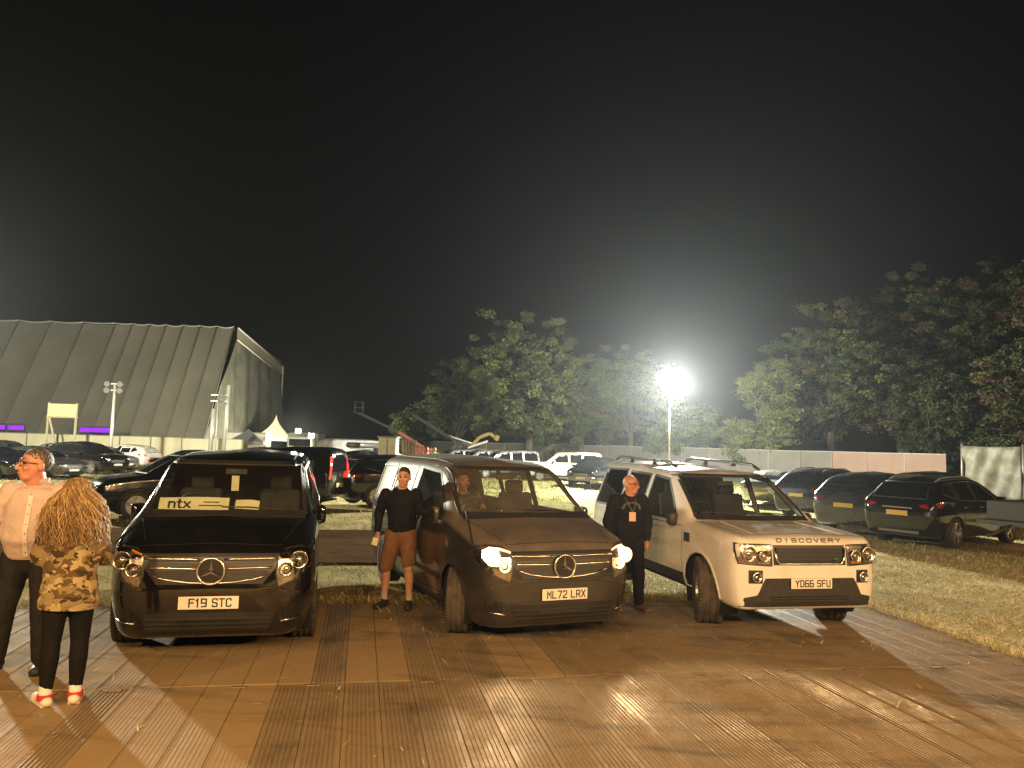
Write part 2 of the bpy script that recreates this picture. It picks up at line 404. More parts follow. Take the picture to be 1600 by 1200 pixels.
def arches(car, ys, cz, r, half, depth=.30, lip=True):
    for ax, sx in (('left', -1), ('right', 1)):
        for y in ys:
            car.cut(ax, circle(y, cz, r))
            bm = B(); x1 = sx*(half-.06); x0 = sx*(half-depth); n = 16; A = []; Bq = []
            for k in range(n+1):
                a = -.5 + (PI+1.0)*k/n
                A.append(bm.verts.new((x1, y+r*1.01*math.cos(a), cz+r*1.01*math.sin(a)))); Bq.append(bm.verts.new((x0, y+r*1.01*math.cos(a), cz+r*1.01*math.sin(a))))
            for k in range(n): bm.faces.new((A[k], A[k+1], Bq[k+1], Bq[k]))
            bm.faces.new(Bq)
            from_bm('wheel_arch', bm, m_gap, car.root)
            if lip: car.ring('arch_lip', ax, [p for p in [(y+(r+.012)*math.cos(a), cz+(r+.012)*math.sin(a)) for a in np.linspace(-.25, PI+.25, 18)]], .03, car.paint if lip is True else lip, off=.012, closed=False)
GLYPH = {'F': [[(0,0),(0,1)],[(0,1),(1,1)],[(0,.53),(.85,.53)]], '1': [[(.5,0),(.5,1)],[(.5,1),(.22,.82)]], '9': [[(1,0.05),(1,1),(0,1),(0,.47),(1,.47)],[(1,.05),(.1,.0)]],
 'S': [[(1,.86),(.9,1),(.1,1),(0,.88),(0,.62),(.1,.52),(.9,.48),(1,.38),(1,.12),(.9,0),(.1,0),(0,.14)]], 'T': [[(0,1),(1,1)],[(.5,1),(.5,0)]], 'C': [[(1,.82),(.88,1),(.12,1),(0,.86),(0,.14),(.12,0),(.88,0),(1,.18)]],
 'M': [[(0,0),(0,1),(.5,.42),(1,1),(1,0)]], 'L': [[(0,1),(0,0),(1,0)]], '7': [[(0,1),(1,1),(.38,0)]], '2': [[(0,.84),(.12,1),(.88,1),(1,.86),(1,.60),(0,.12),(0,0),(1,0)]],
 'R': [[(0,0),(0,1),(.88,1),(1,.88),(1,.58),(.88,.47),(0,.47)],[(.5,.47),(1,0)]], 'X': [[(0,0),(1,1)],[(0,1),(1,0)]], 'Y': [[(0,1),(.5,.5),(1,1)],[(.5,.5),(.5,0)]],
 'D': [[(0,0),(0,1),(.8,1),(1,.82),(1,.18),(.8,0),(0,0)]], '6': [[(.9,1),(0,1),(0,0),(1,0),(1,.53),(0,.53)]], 'U': [[(0,1),(0,.14),(.12,0),(.88,0),(1,.14),(1,1)]], 'I': [[(.5,0),(.5,1)]],
 'O': [[(.14,0),(0,.14),(0,.86),(.14,1),(.86,1),(1,.86),(1,.14),(.86,0),(.14,0)]], 'V': [[(0,1),(.5,0),(1,1)]], 'E': [[(1,1),(0,1),(0,0),(1,0)],[(0,.52),(.85,.52)]],
 'n': [[(0,0),(0,.68)],[(0,.5),(.22,.68),(.8,.68),(1,.52),(1,0)]], 't': [[(.4,1),(.4,.14),(.55,0),(1,0)],[(0,.68),(.9,.68)]], 'x': [[(0,0),(1,.68)],[(0,.68),(1,0)]]}
GM = {}
def glyph(ch, w, h, st, depth, m):
    k = (ch, w, h, st, m.name)
    if k not in GM:
        bm = B(); z = 0
        for line in GLYPH[ch]:
            P = [Vector(((a-.5)*w, (b-.5)*h)) for a, b in line]; n = len(P); L = []; closed = (P[0]-P[-1]).length < 1e-6
            for i in range(n):
                t1 = (P[i]-P[i-1]) if (i or closed) else P[1]-P[0]; t2 = (P[(i+1) % n]-P[i]) if (i < n-1 or closed) else P[-1]-P[-2]
                if closed and i == 0: t1 = P[0]-P[-2]
                if closed and i == n-1: t2 = P[1]-P[0]
                t1 = t1.normalized(); t2 = t2.normalized(); t = (t1+t2).normalized(); no = Vector((-t.y, t.x)); c = max(.45, no.dot(Vector((-t1.y, t1.x))))
                e = (t1*st*.5 if i == n-1 and not closed else -t1*st*.5 if i == 0 and not closed else Vector((0, 0)))
                L.append((P[i]+e+no*st*.5/c, P[i]+e-no*st*.5/c))
            for a, b in zip(L, L[1:]):
                f = bm.faces.new([bm.verts.new((q.x, q.y, depth+z)) for q in (a[1], b[1], b[0], a[0])])
            z += depth*.1
        bmesh.ops.remove_doubles(bm, verts=bm.verts, dist=1e-5); q = bmesh.ops.extrude_face_region(bm, geom=bm.faces[:]); bmesh.ops.translate(bm, vec=(0, 0, -depth), verts=[v for v in q['geom'] if isinstance(v, bmesh.types.BMVert)])
        bmesh.ops.recalc_face_normals(bm, faces=bm.faces)
        me = bpy.data.meshes.new('letter'); bm.to_mesh(me); bm.free(); me.materials.append(m); GM[k] = me
    return GM[k]
def plate(root, loc, txt, m=None, rx=PI/2, rz=0., w=.52, h=.115, flag=True):
    bm = B(); bm_box(bm, (0, 0, 0), (w, h, .008), None, .003); p = from_bm('number_plate', bm, m or m_plate_w, root, loc=loc, rot=(rx, 0, rz))
    if txt:
        adv = .060; tot = sum(.034 if c_ == ' ' else .046 if c_ == '1' else adv for c_ in txt); x = -tot/2 + .014
        for ch in txt:
            a = .034 if ch == ' ' else .046 if ch == '1' else adv
            if ch != ' ': link('letter', glyph(ch, .040, .068, .0125, .0015, m_ink), None, p, False, loc=(x+a/2, 0, .0042))
            x += a
    return p
def bowl(root, c, r, n=14, m=None, name='reflector', depth=.05, lit=None, ry=-1):
    """round lamp bowl opening towards -y"""
    bm = B(); bm_lathe(bm, [(-.004, r*1.06), (-.006, r), (depth*.5, r*.8), (depth, r*.35)], n, 'y')
    o = from_bm(name, bm, m or m_reflector, root, smooth=True, loc=c)
    bm = B(); bmesh.ops.create_icosphere(bm, subdivisions=2, radius=r*.42); from_bm('bulb', bm, lit or m_chrome, root, smooth=True, loc=(c[0], c[1]+depth*.5, c[2]))
    return o
# ---------------------------------------------------------------- the three vehicles in front
VAN = [(0.00,.36,.30,.44,.50,.42,.60,.36,.645,.66),(0.03,.27,.50,.66,.50,.62,.76,.54,.85,.87),(0.08,.22,.62,.78,.52,.75,.88,.64,.965,.985),
 (0.16,.19,.72,.85,.55,.82,.94,.68,1.025,1.05),(0.30,.18,.80,.91,.58,.88,1.00,.74,1.08,1.105),(0.50,.18,.86,.945,.60,.915,1.05,.78,1.13,1.16),
 (0.75,.18,.87,.958,.62,.93,1.10,.80,1.185,1.22),(0.95,.18,.88,.962,.64,.938,1.13,.815,1.22,1.265),(1.15,.18,.88,.965,.66,.942,1.16,.805,1.32,1.41),
 (1.40,.18,.88,.965,.66,.942,1.17,.765,1.515,1.60),(1.65,.18,.88,.965,.66,.942,1.17,.725,1.69,1.765),(1.80,.18,.88,.965,.66,.942,1.17,.715,1.765,1.835),
 (2.10,.18,.88,.965,.66,.942,1.17,.725,1.81,1.875),(2.80,.18,.88,.965,.66,.942,1.18,.735,1.84,1.905),(4.40,.18,.88,.965,.66,.942,1.18,.735,1.84,1.905),
 (4.95,.19,.86,.955,.66,.93,1.17,.725,1.81,1.88),(5.08,.22,.80,.93,.66,.90,1.16,.69,1.72,1.80),(5.14,.34,.70,.86,.66,.83,1.10,.62,1.56,1.62)]
VAN_WS = [(-.80, 1.262), (.80, 1.262), (.715, 1.765), (-.715, 1.765)]
def emblem(root, c, R=.118):
    e = empty('front_emblem', c, parent=root)
    bm = B(); bm_lathe(bm, [(.012, R*.98), (.004, R*.98), (.004, .001)], 32, 'y'); from_bm('badge_disc', bm, m_grille, e)
    bm = B(); n = 40; rings = []
    for k in range(n):
        a = 2*PI*k/n; ring = []
        for j in range(8):
            b = 2*PI*j/8; rr = R + .012*math.cos(b); ring.append(bm.verts.new((rr*math.cos(a), .012*math.sin(b), rr*math.sin(a))))
        rings.append(ring)
    for i in range(n):
        for j in range(8): bm.faces.new((rings[i][j], rings[i][(j+1) % 8], rings[(i+1) % n][(j+1) % 8], rings[(i+1) % n][j]))
    from_bm('emblem_ring', bm, m_chrome, e, smooth=True)
    bm = B(); ctr_f = bm.verts.new((0, -.016, 0)); ctr_b = bm.verts.new((0, .004, 0))
    for k in range(3):
        a = PI/2 + 2*PI*k/3; d = Vector((math.cos(a), 0, math.sin(a))); p = Vector((-math.sin(a), 0, math.cos(a)))
        tip = bm.verts.new(d*R + Vector((0, -.004, 0))); w1 = bm.verts.new(p*.017 + d*.012); w2 = bm.verts.new(-p*.017 + d*.012)
        bm.faces.new((ctr_f, w1, tip)); bm.faces.new((ctr_f, tip, w2))
    bmesh.ops.recalc_face_normals(bm, faces=bm.faces)
    from_bm('three_pointed_star', bm, m_chrome, e)
def seats(root, xs, y, m=None, z=.0):
    for x in xs:
        bm = B(); bm_box(bm, (x, y, .82+z), (.50, .52, .16), None, .05); bm_box(bm, (x, y+.27, 1.12+z), (.48, .14, .62), Matrix.Rotation(-.2, 3, 'X'), .05)
        bm_box(bm, (x, y+.36, 1.50+z), (.26, .10, .17), Matrix.Rotation(-.15, 3, 'X'), .04); from_bm('seat', bm, m or m_seat, root, smooth=True)
def steering(root, x, y, z):
    bm = B(); n = 24; pts = [(x+.185*math.cos(2*PI*k/n), y-.06*math.sin(2*PI*k/n), z+.17*math.sin(2*PI*k/n)) for k in range(n+1)]; bm_tube(bm, pts, .014, 6)
    bm_box(bm, (x, y, z), (.34, .02, .05)); bm_tube(bm, [(x, y, z), (x, y-.25, z-.1)], .03); from_bm('steering_wheel', bm, m_trim, root, smooth=True)
def make_van(name, paint_m, lit, plate_txt, panel, driver_side):
    c = Car(name, VAN, paint_m, q=2, ny=84); r = c.root
    arches(c, (.90, 4.10), .345, .385, .965, lip=False)
    c.window('front', VAN_WS, m_dustglass if panel else None, name='windscreen', frame=.05)
    for ax in ('left', 'right'):
        c.window(ax, [(1.30, 1.215), (1.98, 1.70), (2.72, 1.735), (2.72, 1.205)], name='side_window')
        if panel and ax == 'left':
            for a, b in ((2.92, 3.90), (4.0, 4.88)):
                c.ring('pressed_panel', ax, [(a, 1.21), (a+.03, 1.72), (b-.03, 1.70), (b, 1.21)], .05, paint_m, off=.010)
        else:
            c.window(ax, [(2.85, 1.205), (2.85, 1.735), (3.90, 1.735), (3.90, 1.205)], real=panel, name='side_window')
            c.window(ax, [(4.02, 1.205), (4.02, 1.735), (4.80, 1.71), (4.88, 1.205)], real=panel, name='side_window')
        # doors
        d = c.panel('door', ax, [(1.33, .34), (1.33, 1.17), (2.78, 1.17), (2.78, .30)])
        c.ring('handle', ax, [(2.50, 1.03), (2.70, 1.03)], .03, paint_m, off=.030, closed=False, parent=d)
        d2 = c.panel('sliding_door', ax, [(2.86, .30), (2.86, 1.17), (3.90, 1.17), (3.90, .92), (3.62, .80), (3.55, .30)])
        c.ring('handle', ax, [(2.92, 1.03), (3.10, 1.03)], .03, paint_m, off=.030, closed=False, parent=d2)
        c.ring('side_moulding', ax, [(1.36, .52), (3.52, .52)], .07, m_trim, off=.012, closed=False)
        c.ring('sill_trim', ax, [(1.32, .235), (3.68, .235)], .09, m_trim, off=.012, closed=False)
        c.ring('sliding_rail', ax, [(3.95, 1.03), (4.9, 1.03)], .03, m_trim, off=.006, closed=False)
    bz = c.panel('bonnet', 'top', [(-.60, .16), (.60, .16), (.80, .93), (-.80, .93)])
    # grille
    c.patch('grille', 'front', [(-.60, .965), (.60, .965), (.57, .84), (.46, .695), (-.46, .695), (-.57, .84)], m_grille, off=.004, thick=.02)
    for zc, xe in ((.915, .575), (.835, .53)):
        for sx in (-1, 1): c.bar('grille_slat', 'front', [(sx*.105, zc-.004), (sx*xe, zc+.006)], .010, m_chrome, off=.016)
    c.bar('grille_slat', 'front', [(-.50, .775), (-.38, .738), (-.20, .712), (0, .702), (.20, .712), (.38, .738), (.50, .775)], .009, m_chrome, off=.014)
    for zc in (.945, .90, .875, .855, .815, .795, .775): c.ring('grille_bar', 'front', [(-.54 + (.915-zc)*.25*0, zc), (.54, zc)] if zc > .85 else [(-.48, zc), (.48, zc)], .008, m_trim, off=.012, closed=False)
    em = c.hit('front', (0, .815)); emblem(r, (0, em.y-.03, .815))
    # bumper openings
    c.patch('lower_grille', 'front', [(-.60, .44), (.60, .44), (.52, .275), (-.52, .275)], m_grille, off=.003, thick=.01)
    for zc in (.39, .345, .305): c.ring('grille_bar', 'front', [(-.54, zc), (.54, zc)], .014, m_trim, off=.012, closed=False)
    c.ring('bumper_crease', 'front', [(-.78, .60), (-.58, .645), (-.40, .665), (0, .672), (.40, .665), (.58, .645), (.78, .60)], .03, paint_m, off=.010, closed=False)
    for sx in (-1, 1):
        c.patch('fog_vent', 'front', [(sx*.66, .47), (sx*.82, .49), (sx*.80, .37), (sx*.66, .35)], m_grille, off=.003, thick=.01)
        c.bar('vent_trim', 'front', [(sx*.63, .345), (sx*.80, .365)], .008, m_chrome, off=.012)
        hl = [(sx*.585, .945), (sx*.66, 1.005), (sx*.78, 1.015), (sx*.87, .995), (sx*.905, .92), (sx*.87, .82), (sx*.77, .735), (sx*.60, .665), (sx*.575, .78)]
        h = c.patch('headlight', 'front', hl, m_reflector, off=.002, thick=.01, sp=.05)
        c.ring('headlight_seal', 'front', hl, .016, m_trim, off=.006, parent=h)
        for (x, z, rad) in ((.775, .905, .078), (.665, .83, .060)):
            p = c.hit('front', (sx*x, z)); main = lit and x > .7
            bowl(h, (sx*x, p.y-.035, z), rad, depth=.05, m=m_headglow if lit else m_reflector, lit=(m_headlit if main else m_headglow if lit else m_chrome))
        if lit: c.patch('lit_lens', 'front', [(sx*.705, .980), (sx*.78, .992), (sx*.835, .965), (sx*.845, .90), (sx*.80, .835), (sx*.725, .825), (sx*.695, .90)], m_headlit, off=.006, thick=.012, sp=.04, parent=h)
        if lit: c.ring('daylight_strip', 'front', [(sx*.59, .955), (sx*.68, .985), (sx*.78, .99)], .016, m_headglow, off=.016, closed=False, parent=h)
        else: c.ring('indicator', 'front', [(sx*.60, .95), (sx*.70, .985)], .02, m_amber if sx < 0 else m_reflector, off=.012, closed=False, parent=h)
        c.patch('lamp_glass', 'front', hl, m_lens, off=.034, thick=.03, sp=.06, parent=h)
        # folded mirror
        bm = B(); bm_box(bm, (sx*.965, 1.50, 1.21), (.085, .24, .20), Matrix.Rotation(sx*.12, 3, 'Z'), .035); bm_box(bm, (sx*.93, 1.38, 1.14), (.10, .08, .06), None, .02)
        from_bm('wing_mirror', bm, paint_m, r, smooth=True)
        # wipers
        a = c.hit('front', (sx*.62-.12, 1.275), .02); b = c.hit('front', (sx*.62-.12 - .55*1, 1.30), .022)
        bm = B(); bm_tube(bm, [a, a.lerp(b, .5)+Vector((0, -.01, .012)), b], .009, 6); from_bm('wiper', bm, m_trim, r)
        c.patch('tail_lamp', 'rear', [(sx*.74, .80), (sx*.88, .80), (sx*.84, 1.28), (sx*.74, 1.28)], m_red, off=.004)
    c.ring('cowl', 'front', [(-.80, 1.236), (0, 1.262), (.80, 1.236)], .05, m_trim, off=.008, closed=False)
    p = c.hit('front', (0, .535)); plate(r, (0, p.y-.022, .535), plate_txt)
    c.window('rear', [(-.66, 1.15), (.66, 1.15), (.60, 1.62), (-.60, 1.62)], real=False, name='rear_window')
    c.ring('roof_gutter', 'top', [(-.62, 1.95), (-.63, 4.8)], .02, m_trim, off=.004, closed=False); c.ring('roof_gutter', 'top', [(.62, 1.95), (.63, 4.8)], .02, m_trim, off=.004, closed=False)
    # cabin
    bm = B(); bm_box(bm, (0, 1.45, 1.12), (1.70, .62, .20), None, .06); bm_box(bm, (driver_side*.40, 1.40, 1.24), (.42, .26, .08), None, .03); from_bm('dashboard', bm, m_trim, r, smooth=True)
    seats(r, (-.46, .46), 2.15); steering(r, driver_side*.42, 1.74, 1.24)
    bm = B(); bm_box(bm, (0, 4.85 if panel else 4.0, .8), (1.66, .03, .7 if panel else 1.9)); from_bm('bulkhead', bm, m_seat, r)
    bm = B(); bm_box(bm, (0, 1.72, 1.66), (.24, .03, .07), None, .012); from_bm('rear_view_mirror', bm, m_trim, r)
    bm = B(); bm_box(bm, (0, 2.6, .22), (1.62, 4.6, .06)); from_bm('underbody', bm, m_gap, r)
    return c
def place(root, lp, wp, yaw):
    c, s = math.cos(yaw), math.sin(yaw); root.rotation_euler = (0, 0, yaw)
    root.location = (wp[0]-(c*lp[0]-s*lp[1]), wp[1]-(s*lp[0]+c*lp[1]), 0)
tyre_v, rim_v = wheel_meshes('van_black', .345, .235, .225, m_alloy, m_tyre)
tyre_d, rim_d = wheel_meshes('van_dusty', .345, .245, .225, m_alloy, m_dustytyre)
v1 = make_van('people_carrier', P_black, False, 'F19 STC', False, -1); v1.finish(); add_wheels(v1.root, tyre_v, rim_v, .84, .90, 4.10, .345)
tag(v1.root, 'black people carrier with unlit headlamps and a paper sign behind its windscreen', 'van')
v1.root.location = (-2.711, 7.117, 0); v1.root.rotation_euler = (0, 0, .242)
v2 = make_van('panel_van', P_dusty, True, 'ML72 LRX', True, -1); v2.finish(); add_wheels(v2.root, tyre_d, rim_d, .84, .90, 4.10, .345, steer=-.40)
tag(v2.root, 'dusty charcoal panel van with both headlamps lit', 'van')
v2.root.location = (.607, 8.056, 0); v2.root.rotation_euler = (0, 0, .393)
for sx in (-1, 1):
    o = lamp('headlamp_light', (0, 0, 0), 120, (1, .76, .48), .05, 'SPOT', spot_size=1.5, spot_blend=1.0)
    o.parent = v2.root; o.location = (sx*.775, .02, .90); o.rotation_euler = (PI/2-.16, 0, PI)

DISC = [(0.00,.40,.60,.66,.55,.65,.76,.60,.80,.82),(0.03,.33,.76,.80,.56,.79,.88,.72,1.00,1.02),(0.08,.30,.84,.885,.58,.865,.97,.80,1.075,1.095),
 (0.18,.29,.88,.93,.60,.91,1.02,.84,1.105,1.13),(0.40,.30,.90,.953,.62,.935,1.06,.86,1.125,1.155),(0.80,.32,.90,.957,.64,.943,1.09,.87,1.15,1.18),
 (1.20,.34,.90,.957,.66,.947,1.115,.87,1.18,1.21),(1.40,.34,.90,.957,.66,.947,1.125,.83,1.33,1.385),(1.75,.34,.90,.957,.66,.947,1.13,.755,1.58,1.63),
 (2.02,.34,.90,.957,.66,.947,1.13,.715,1.735,1.785),(2.35,.34,.90,.957,.66,.947,1.13,.718,1.775,1.82),(3.10,.34,.90,.957,.66,.947,1.13,.725,1.79,1.835),
 (3.40,.34,.90,.957,.66,.947,1.13,.73,1.83,1.875),(4.50,.34,.90,.957,.66,.945,1.13,.72,1.83,1.875),(4.76,.40,.88,.945,.66,.925,1.13,.70,1.76,1.81),(4.83,.48,.82,.90,.66,.87,1.08,.64,1.64,1.68)]
DISC_WS = [(-.79, 1.225), (.79, 1.225), (.69, 1.73), (-.69, 1.73)]
DISC_SIDE = ([(1.52, 1.165), (2.13, 1.66), (2.62, 1.70), (2.62, 1.155)], [(2.74, 1.155), (2.74, 1.70), (3.50, 1.72), (3.50, 1.155)], [(3.62, 1.155), (3.62, 1.74), (4.58, 1.73), (4.66, 1.155)])
def make_suv_hero():
    c = Car('off_road_car', DISC, P_white, q=2, ny=84); r = c.root
    arches(c, (.84, 3.73), .385, .44, .957, lip=True)
    c.window('front', DISC_WS, name='windscreen', frame=.045)
    for ax in ('left', 'right'):
        for k, w in enumerate(DISC_SIDE): c.window(ax, w, real=k < 2, name='side_window', frame=.04)
        for a, b in ((1.32, 2.67), (2.70, 3.30)):
            d = c.panel('door', ax, [(a, .50), (a, 1.10), (b, 1.10), (b, .50)])
            c.ring('handle', ax, [(b-.30, 1.0), (b-.10, 1.0)], .035, P_white, off=.030, closed=False, parent=d)
        c.ring('sill_cladding', ax, [(1.30, .45), (3.27, .45)], .13, m_trim, off=.014, closed=False)
        c.ring('side_step', ax, [(1.34, .355), (3.24, .355)], .06, m_gap, off=.03, closed=False)
        sx = -1 if ax == 'left' else 1
        c.patch('side_vent', ax, [(1.10, .92), (1.10, 1.03), (1.25, 1.03), (1.25, .92)], m_trim, off=.010, thick=.02)
    c.panel('bonnet', 'top', [(-.72, .20), (.72, .20), (.78, 1.14), (-.78, 1.14)])
    for sx in (-1, 1):
        c.ring('bonnet_crease', 'top', [(sx*.58, .22), (sx*.52, 1.1)], .03, P_white, off=.008, closed=False)
        c.ring('a_pillar_trim', 'front', [(sx*.80, 1.22), (sx*.70, 1.72)], .02, m_trim, off=.006, closed=False)
    # grille and lamps
    c.patch('grille', 'front', [(-.46, 1.02), (.46, 1.02), (.46, .80), (-.46, .80)], m_grille, off=.004, thick=.02)
    for zc in (.985, .945, .905, .865): c.ring('grille_slat', 'front', [(-.42, zc), (.42, zc)], .020, m_trim, off=.018, closed=False)
    c.bar('grille_surround', 'front', [(-.445, .985), (-.43, .86), (-.39, .815), (.39, .815), (.43, .86), (.445, .985)], .014, m_chrome, off=.016)
    p = c.hit('front', (.33, .87)); bm = B(); bmesh.ops.create_uvsphere(bm, u_segments=16, v_segments=8, radius=1); bmesh.ops.scale(bm, vec=(.042, .008, .020), verts=bm.verts)
    from_bm('oval_badge', bm, mat('badge_green', (.01, .09, .04), .25, 0, 1), r, smooth=True, loc=(.33, p.y-.03, .87))
    for sx in (-1, 1):
        hl = [(sx*.485, 1.02), (sx*.875, 1.03), (sx*.885, .94), (sx*.86, .815), (sx*.485, .795)]
        h = c.patch('headlight', 'front', hl, m_reflector, off=.003, thick=.01, sp=.05)
        c.ring('headlight_seal', 'front', hl, .018, m_trim, off=.008, parent=h)
        for (x, z, rad) in ((.765, .925, .074), (.585, .905, .058)):
            p = c.hit('front', (sx*x, z)); bowl(h, (sx*x, p.y-.03, z), rad, depth=.05)
            bm = B(); n = 20; bm_tube(bm, [(sx*x+rad*1.1*math.cos(2*PI*k/n), p.y-.035, z+rad*1.1*math.sin(2*PI*k/n)) for k in range(n+1)], .008, 6); from_bm('lamp_ring', bm, m_chrome, h, smooth=True)
        c.ring('indicator', 'front', [(sx*.52, .83), (sx*.66, .83)], .03, m_amber if sx > 0 else m_chrome, off=.014, closed=False, parent=h)
        c.patch('lamp_glass', 'front', hl, m_lens, off=.035, thick=.03, sp=.07, parent=h)
        c.patch('fog_lamp_bezel', 'front', [(sx*.60, .745), (sx*.76, .745), (sx*.76, .60), (sx*.60, .60)], m_trim, off=.006, thick=.01)
        p = c.hit('front', (sx*.68, .672)); bowl(r, (sx*.68, p.y-.03, .672), .048, m=m_reflector, name='fog_lamp')
        bm = B(); bm_tube(bm, [(sx*.68+.05*math.cos(2*PI*k/20), p.y-.034, .672+.05*math.sin(2*PI*k/20)) for k in range(21)], .009, 6); from_bm('fog_lamp_ring', bm, m_chrome, r, smooth=True)
        bm = B(); bm_box(bm, (sx*.985, 1.55, 1.17), (.12, .16, .18), Matrix.Rotation(sx*.2, 3, 'Z'), .04); bm_box(bm, (sx*.94, 1.52, 1.12), (.10, .06, .05), None, .02)
        from_bm('wing_mirror', bm, m_trim, r, smooth=True)
        # roof rail
        bm = B(); bm_tube(bm, [(sx*.64, 2.15, 1.82), (sx*.64, 2.35, 1.885), (sx*.645, 3.3, 1.915), (sx*.64, 4.3, 1.935), (sx*.64, 4.5, 1.88)], .022, 8)
        for y in (2.9, 3.8): bm_box(bm, (sx*.645, y, 1.88), (.04, .09, .07))
        from_bm('roof_rail', bm, m_darkalloy, r, smooth=True)
        a = c.hit('front', (sx*.35+.2, 1.235), .02); b = c.hit('front', (sx*.35-.33, 1.26), .022)
        bm = B(); bm_tube(bm, [a, a.lerp(b, .5)+Vector((0, -.01, .012)), b], .009, 6); from_bm('wiper', bm, m_trim, r)
        c.patch('tail_lamp', 'rear', [(sx*.72, .95), (sx*.86, .95), (sx*.72, 1.6), (sx*.62, 1.6)], m_red, off=.004)
    c.patch('lower_bumper', 'front', [(-.56, .655), (.56, .655), (.60, .59), (.66, .47), (.80, .44), (.84, .34), (-.84, .34), (-.80, .44), (-.66, .47), (-.60, .59)], m_trim, off=.006, thick=.02)
    for zc in (.45, .42): c.ring('intake_slot', 'front', [(-.5, zc), (.5, zc)], .014, m_gap, off=.012, closed=False)
    p = c.hit('front', (0, .60)); plate(r, (0, p.y-.03, .60), 'YD66 SFU')
    for i, ch in enumerate('DISCOVERY'):
        x = -.36 + i*.095; p = c.hit('front', (x, 1.068), .004); link('bonnet_letter', glyph(ch, .056, .040, .012, .002, mat('letter_grey', (.09, .085, .08), .4, .5)), None, r, False, loc=p, rot=(PI/2-.35, 0, 0))
    c.ring('cowl', 'front', [(-.80, 1.205), (0, 1.212), (.80, 1.205)], .04, m_trim, off=.006, closed=False)
    c.window('rear', [(-.64, 1.15), (.64, 1.15), (.58, 1.66), (-.58, 1.66)], real=False, name='rear_window')
    bm = B(); bm_box(bm, (0, 1.62, 1.10), (1.66, .50, .18), None, .06); from_bm('dashboard', bm, m_trim, r, smooth=True)
    seats(r, (-.42, .42), 2.35, z=.02); seats(r, (-.45, .45), 3.25, z=.02); steering(r, -.40, 1.95, 1.20)
    bm = B(); bm_box(bm, (0, 1.96, 1.62), (.24, .03, .07), None, .012); from_bm('rear_view_mirror', bm, m_trim, r)
    bm = B(); bm_box(bm, (0, 2.5, .40), (1.5, 4.3, .06)); from_bm('underbody', bm, m_gap, r)
    bm = B(); bm_tube(bm, [(-.22, .96, 1.196), (.18, .90, 1.192)], .001, 4); bm.free()
    c.finish(); return c
d1 = make_suv_hero()
tyre_s, rim_s = wheel_meshes('off_road', .385, .30, .245, m_alloy, m_dustytyre)
add_wheels(d1.root, tyre_s, rim_s, .83, .84, 3.73, .385, steer=-.36)
tag(d1.root, 'white off road car with roof rails and dark grille', 'car')
d1.root.location = (3.45, 8.79, 0); d1.root.rotation_euler = (0, 0, .2253)

# papers on the dashboards and bonnet
def sheet(name, pts, m, label, cat):
    V = [Vector(p) for p in pts]; n = (V[1]-V[0]).cross(V[3]-V[0]).normalized()*.0015
    return V, n
def paper(w, h, name, label, m, root, loc, rot, cat='sign', txt=None):
    bm = B(); bmesh.ops.create_grid(bm, x_segments=6, y_segments=3, size=.5); bmesh.ops.scale(bm, vec=(w, h, 1), verts=bm.verts)
    for v in bm.verts: v.co.z += .012*math.sin(v.co.x/w*5+1)*(.5+v.co.y/h)
    q = bmesh.ops.extrude_face_region(bm, geom=bm.faces[:]); bmesh.ops.translate(bm, vec=(0, 0, .002), verts=[g for g in q['geom'] if isinstance(g, bmesh.types.BMVert)])
    o = from_bm(name, bm, m)
    o.matrix_world = root.matrix_basis @ Matrix.Translation(loc) @ Matrix.Rotation(rot[2], 4, 'Z') @ Matrix.Rotation(rot[0], 4, 'X') @ Matrix.Rotation(rot[1], 4, 'Y')
    tag(o, label, cat); return o
m_paper = mat('paper', (.78, .72, .50), .8, nz=(6, (.62, .58, .42), .4, .75))
s1 = paper(.70, .155, 'paper_sign', 'cream paper sign with bold ntx lettering in the black van windscreen', m_paper, v1.root, (-.36, 1.235, 1.325), (1.02, 0, 0))
for ch, x in zip('ntx', (-.22, -.145, -.07)): link('letter', glyph(ch, .055 if ch != 't' else .04, .095, .017, .001, m_ink), None, s1, False, loc=(x, .0, .014))
for k, w in ((.018, .16), (-.022, .24)):
    bm = B(); bm_box(bm, (.17+.03*k, k, .012), (w, .010, .002)); from_bm('printed_line', bm, m_ink, s1)
s2 = paper(.25, .11, 'paper_note', 'small folded cream note beside the ntx sign on the dashboard', m_paper, v1.root, (.18, 1.225, 1.325), (1.0, .1, -.1), 'paper')
s3 = paper(.08, .17, 'hanging_pass', 'pale pass card hanging from the black van mirror', m_paper, v1.root, (.0, 1.66, 1.53), (PI/2, 0, 0), 'card')
# ---------------------------------------------------------------- the setting
TH = math.radians(11.0); E1 = Vector((math.cos(TH), math.sin(TH), 0)); E2 = Vector((-math.sin(TH), math.cos(TH), 0))
def tw(a, b, z=0.): return E1*a + E2*b + Vector((0, 0, z))
# ground sheet
m_soil = mat('dry_soil', (.44, .37, .20), .95, nz=(.9, (.24, .205, .085), .35, .70), bump=(9, .6), spec=.0)
t = m_soil.node_tree; b = t.nodes['Principled BSDF']
bm = B(); bmesh.ops.create_grid(bm, x_segments=60, y_segments=60, size=500)
for v in bm.verts: v.co.y += 440; v.co.z = -.035
tag(from_bm('ground', bm, m_soil), kind='structure')

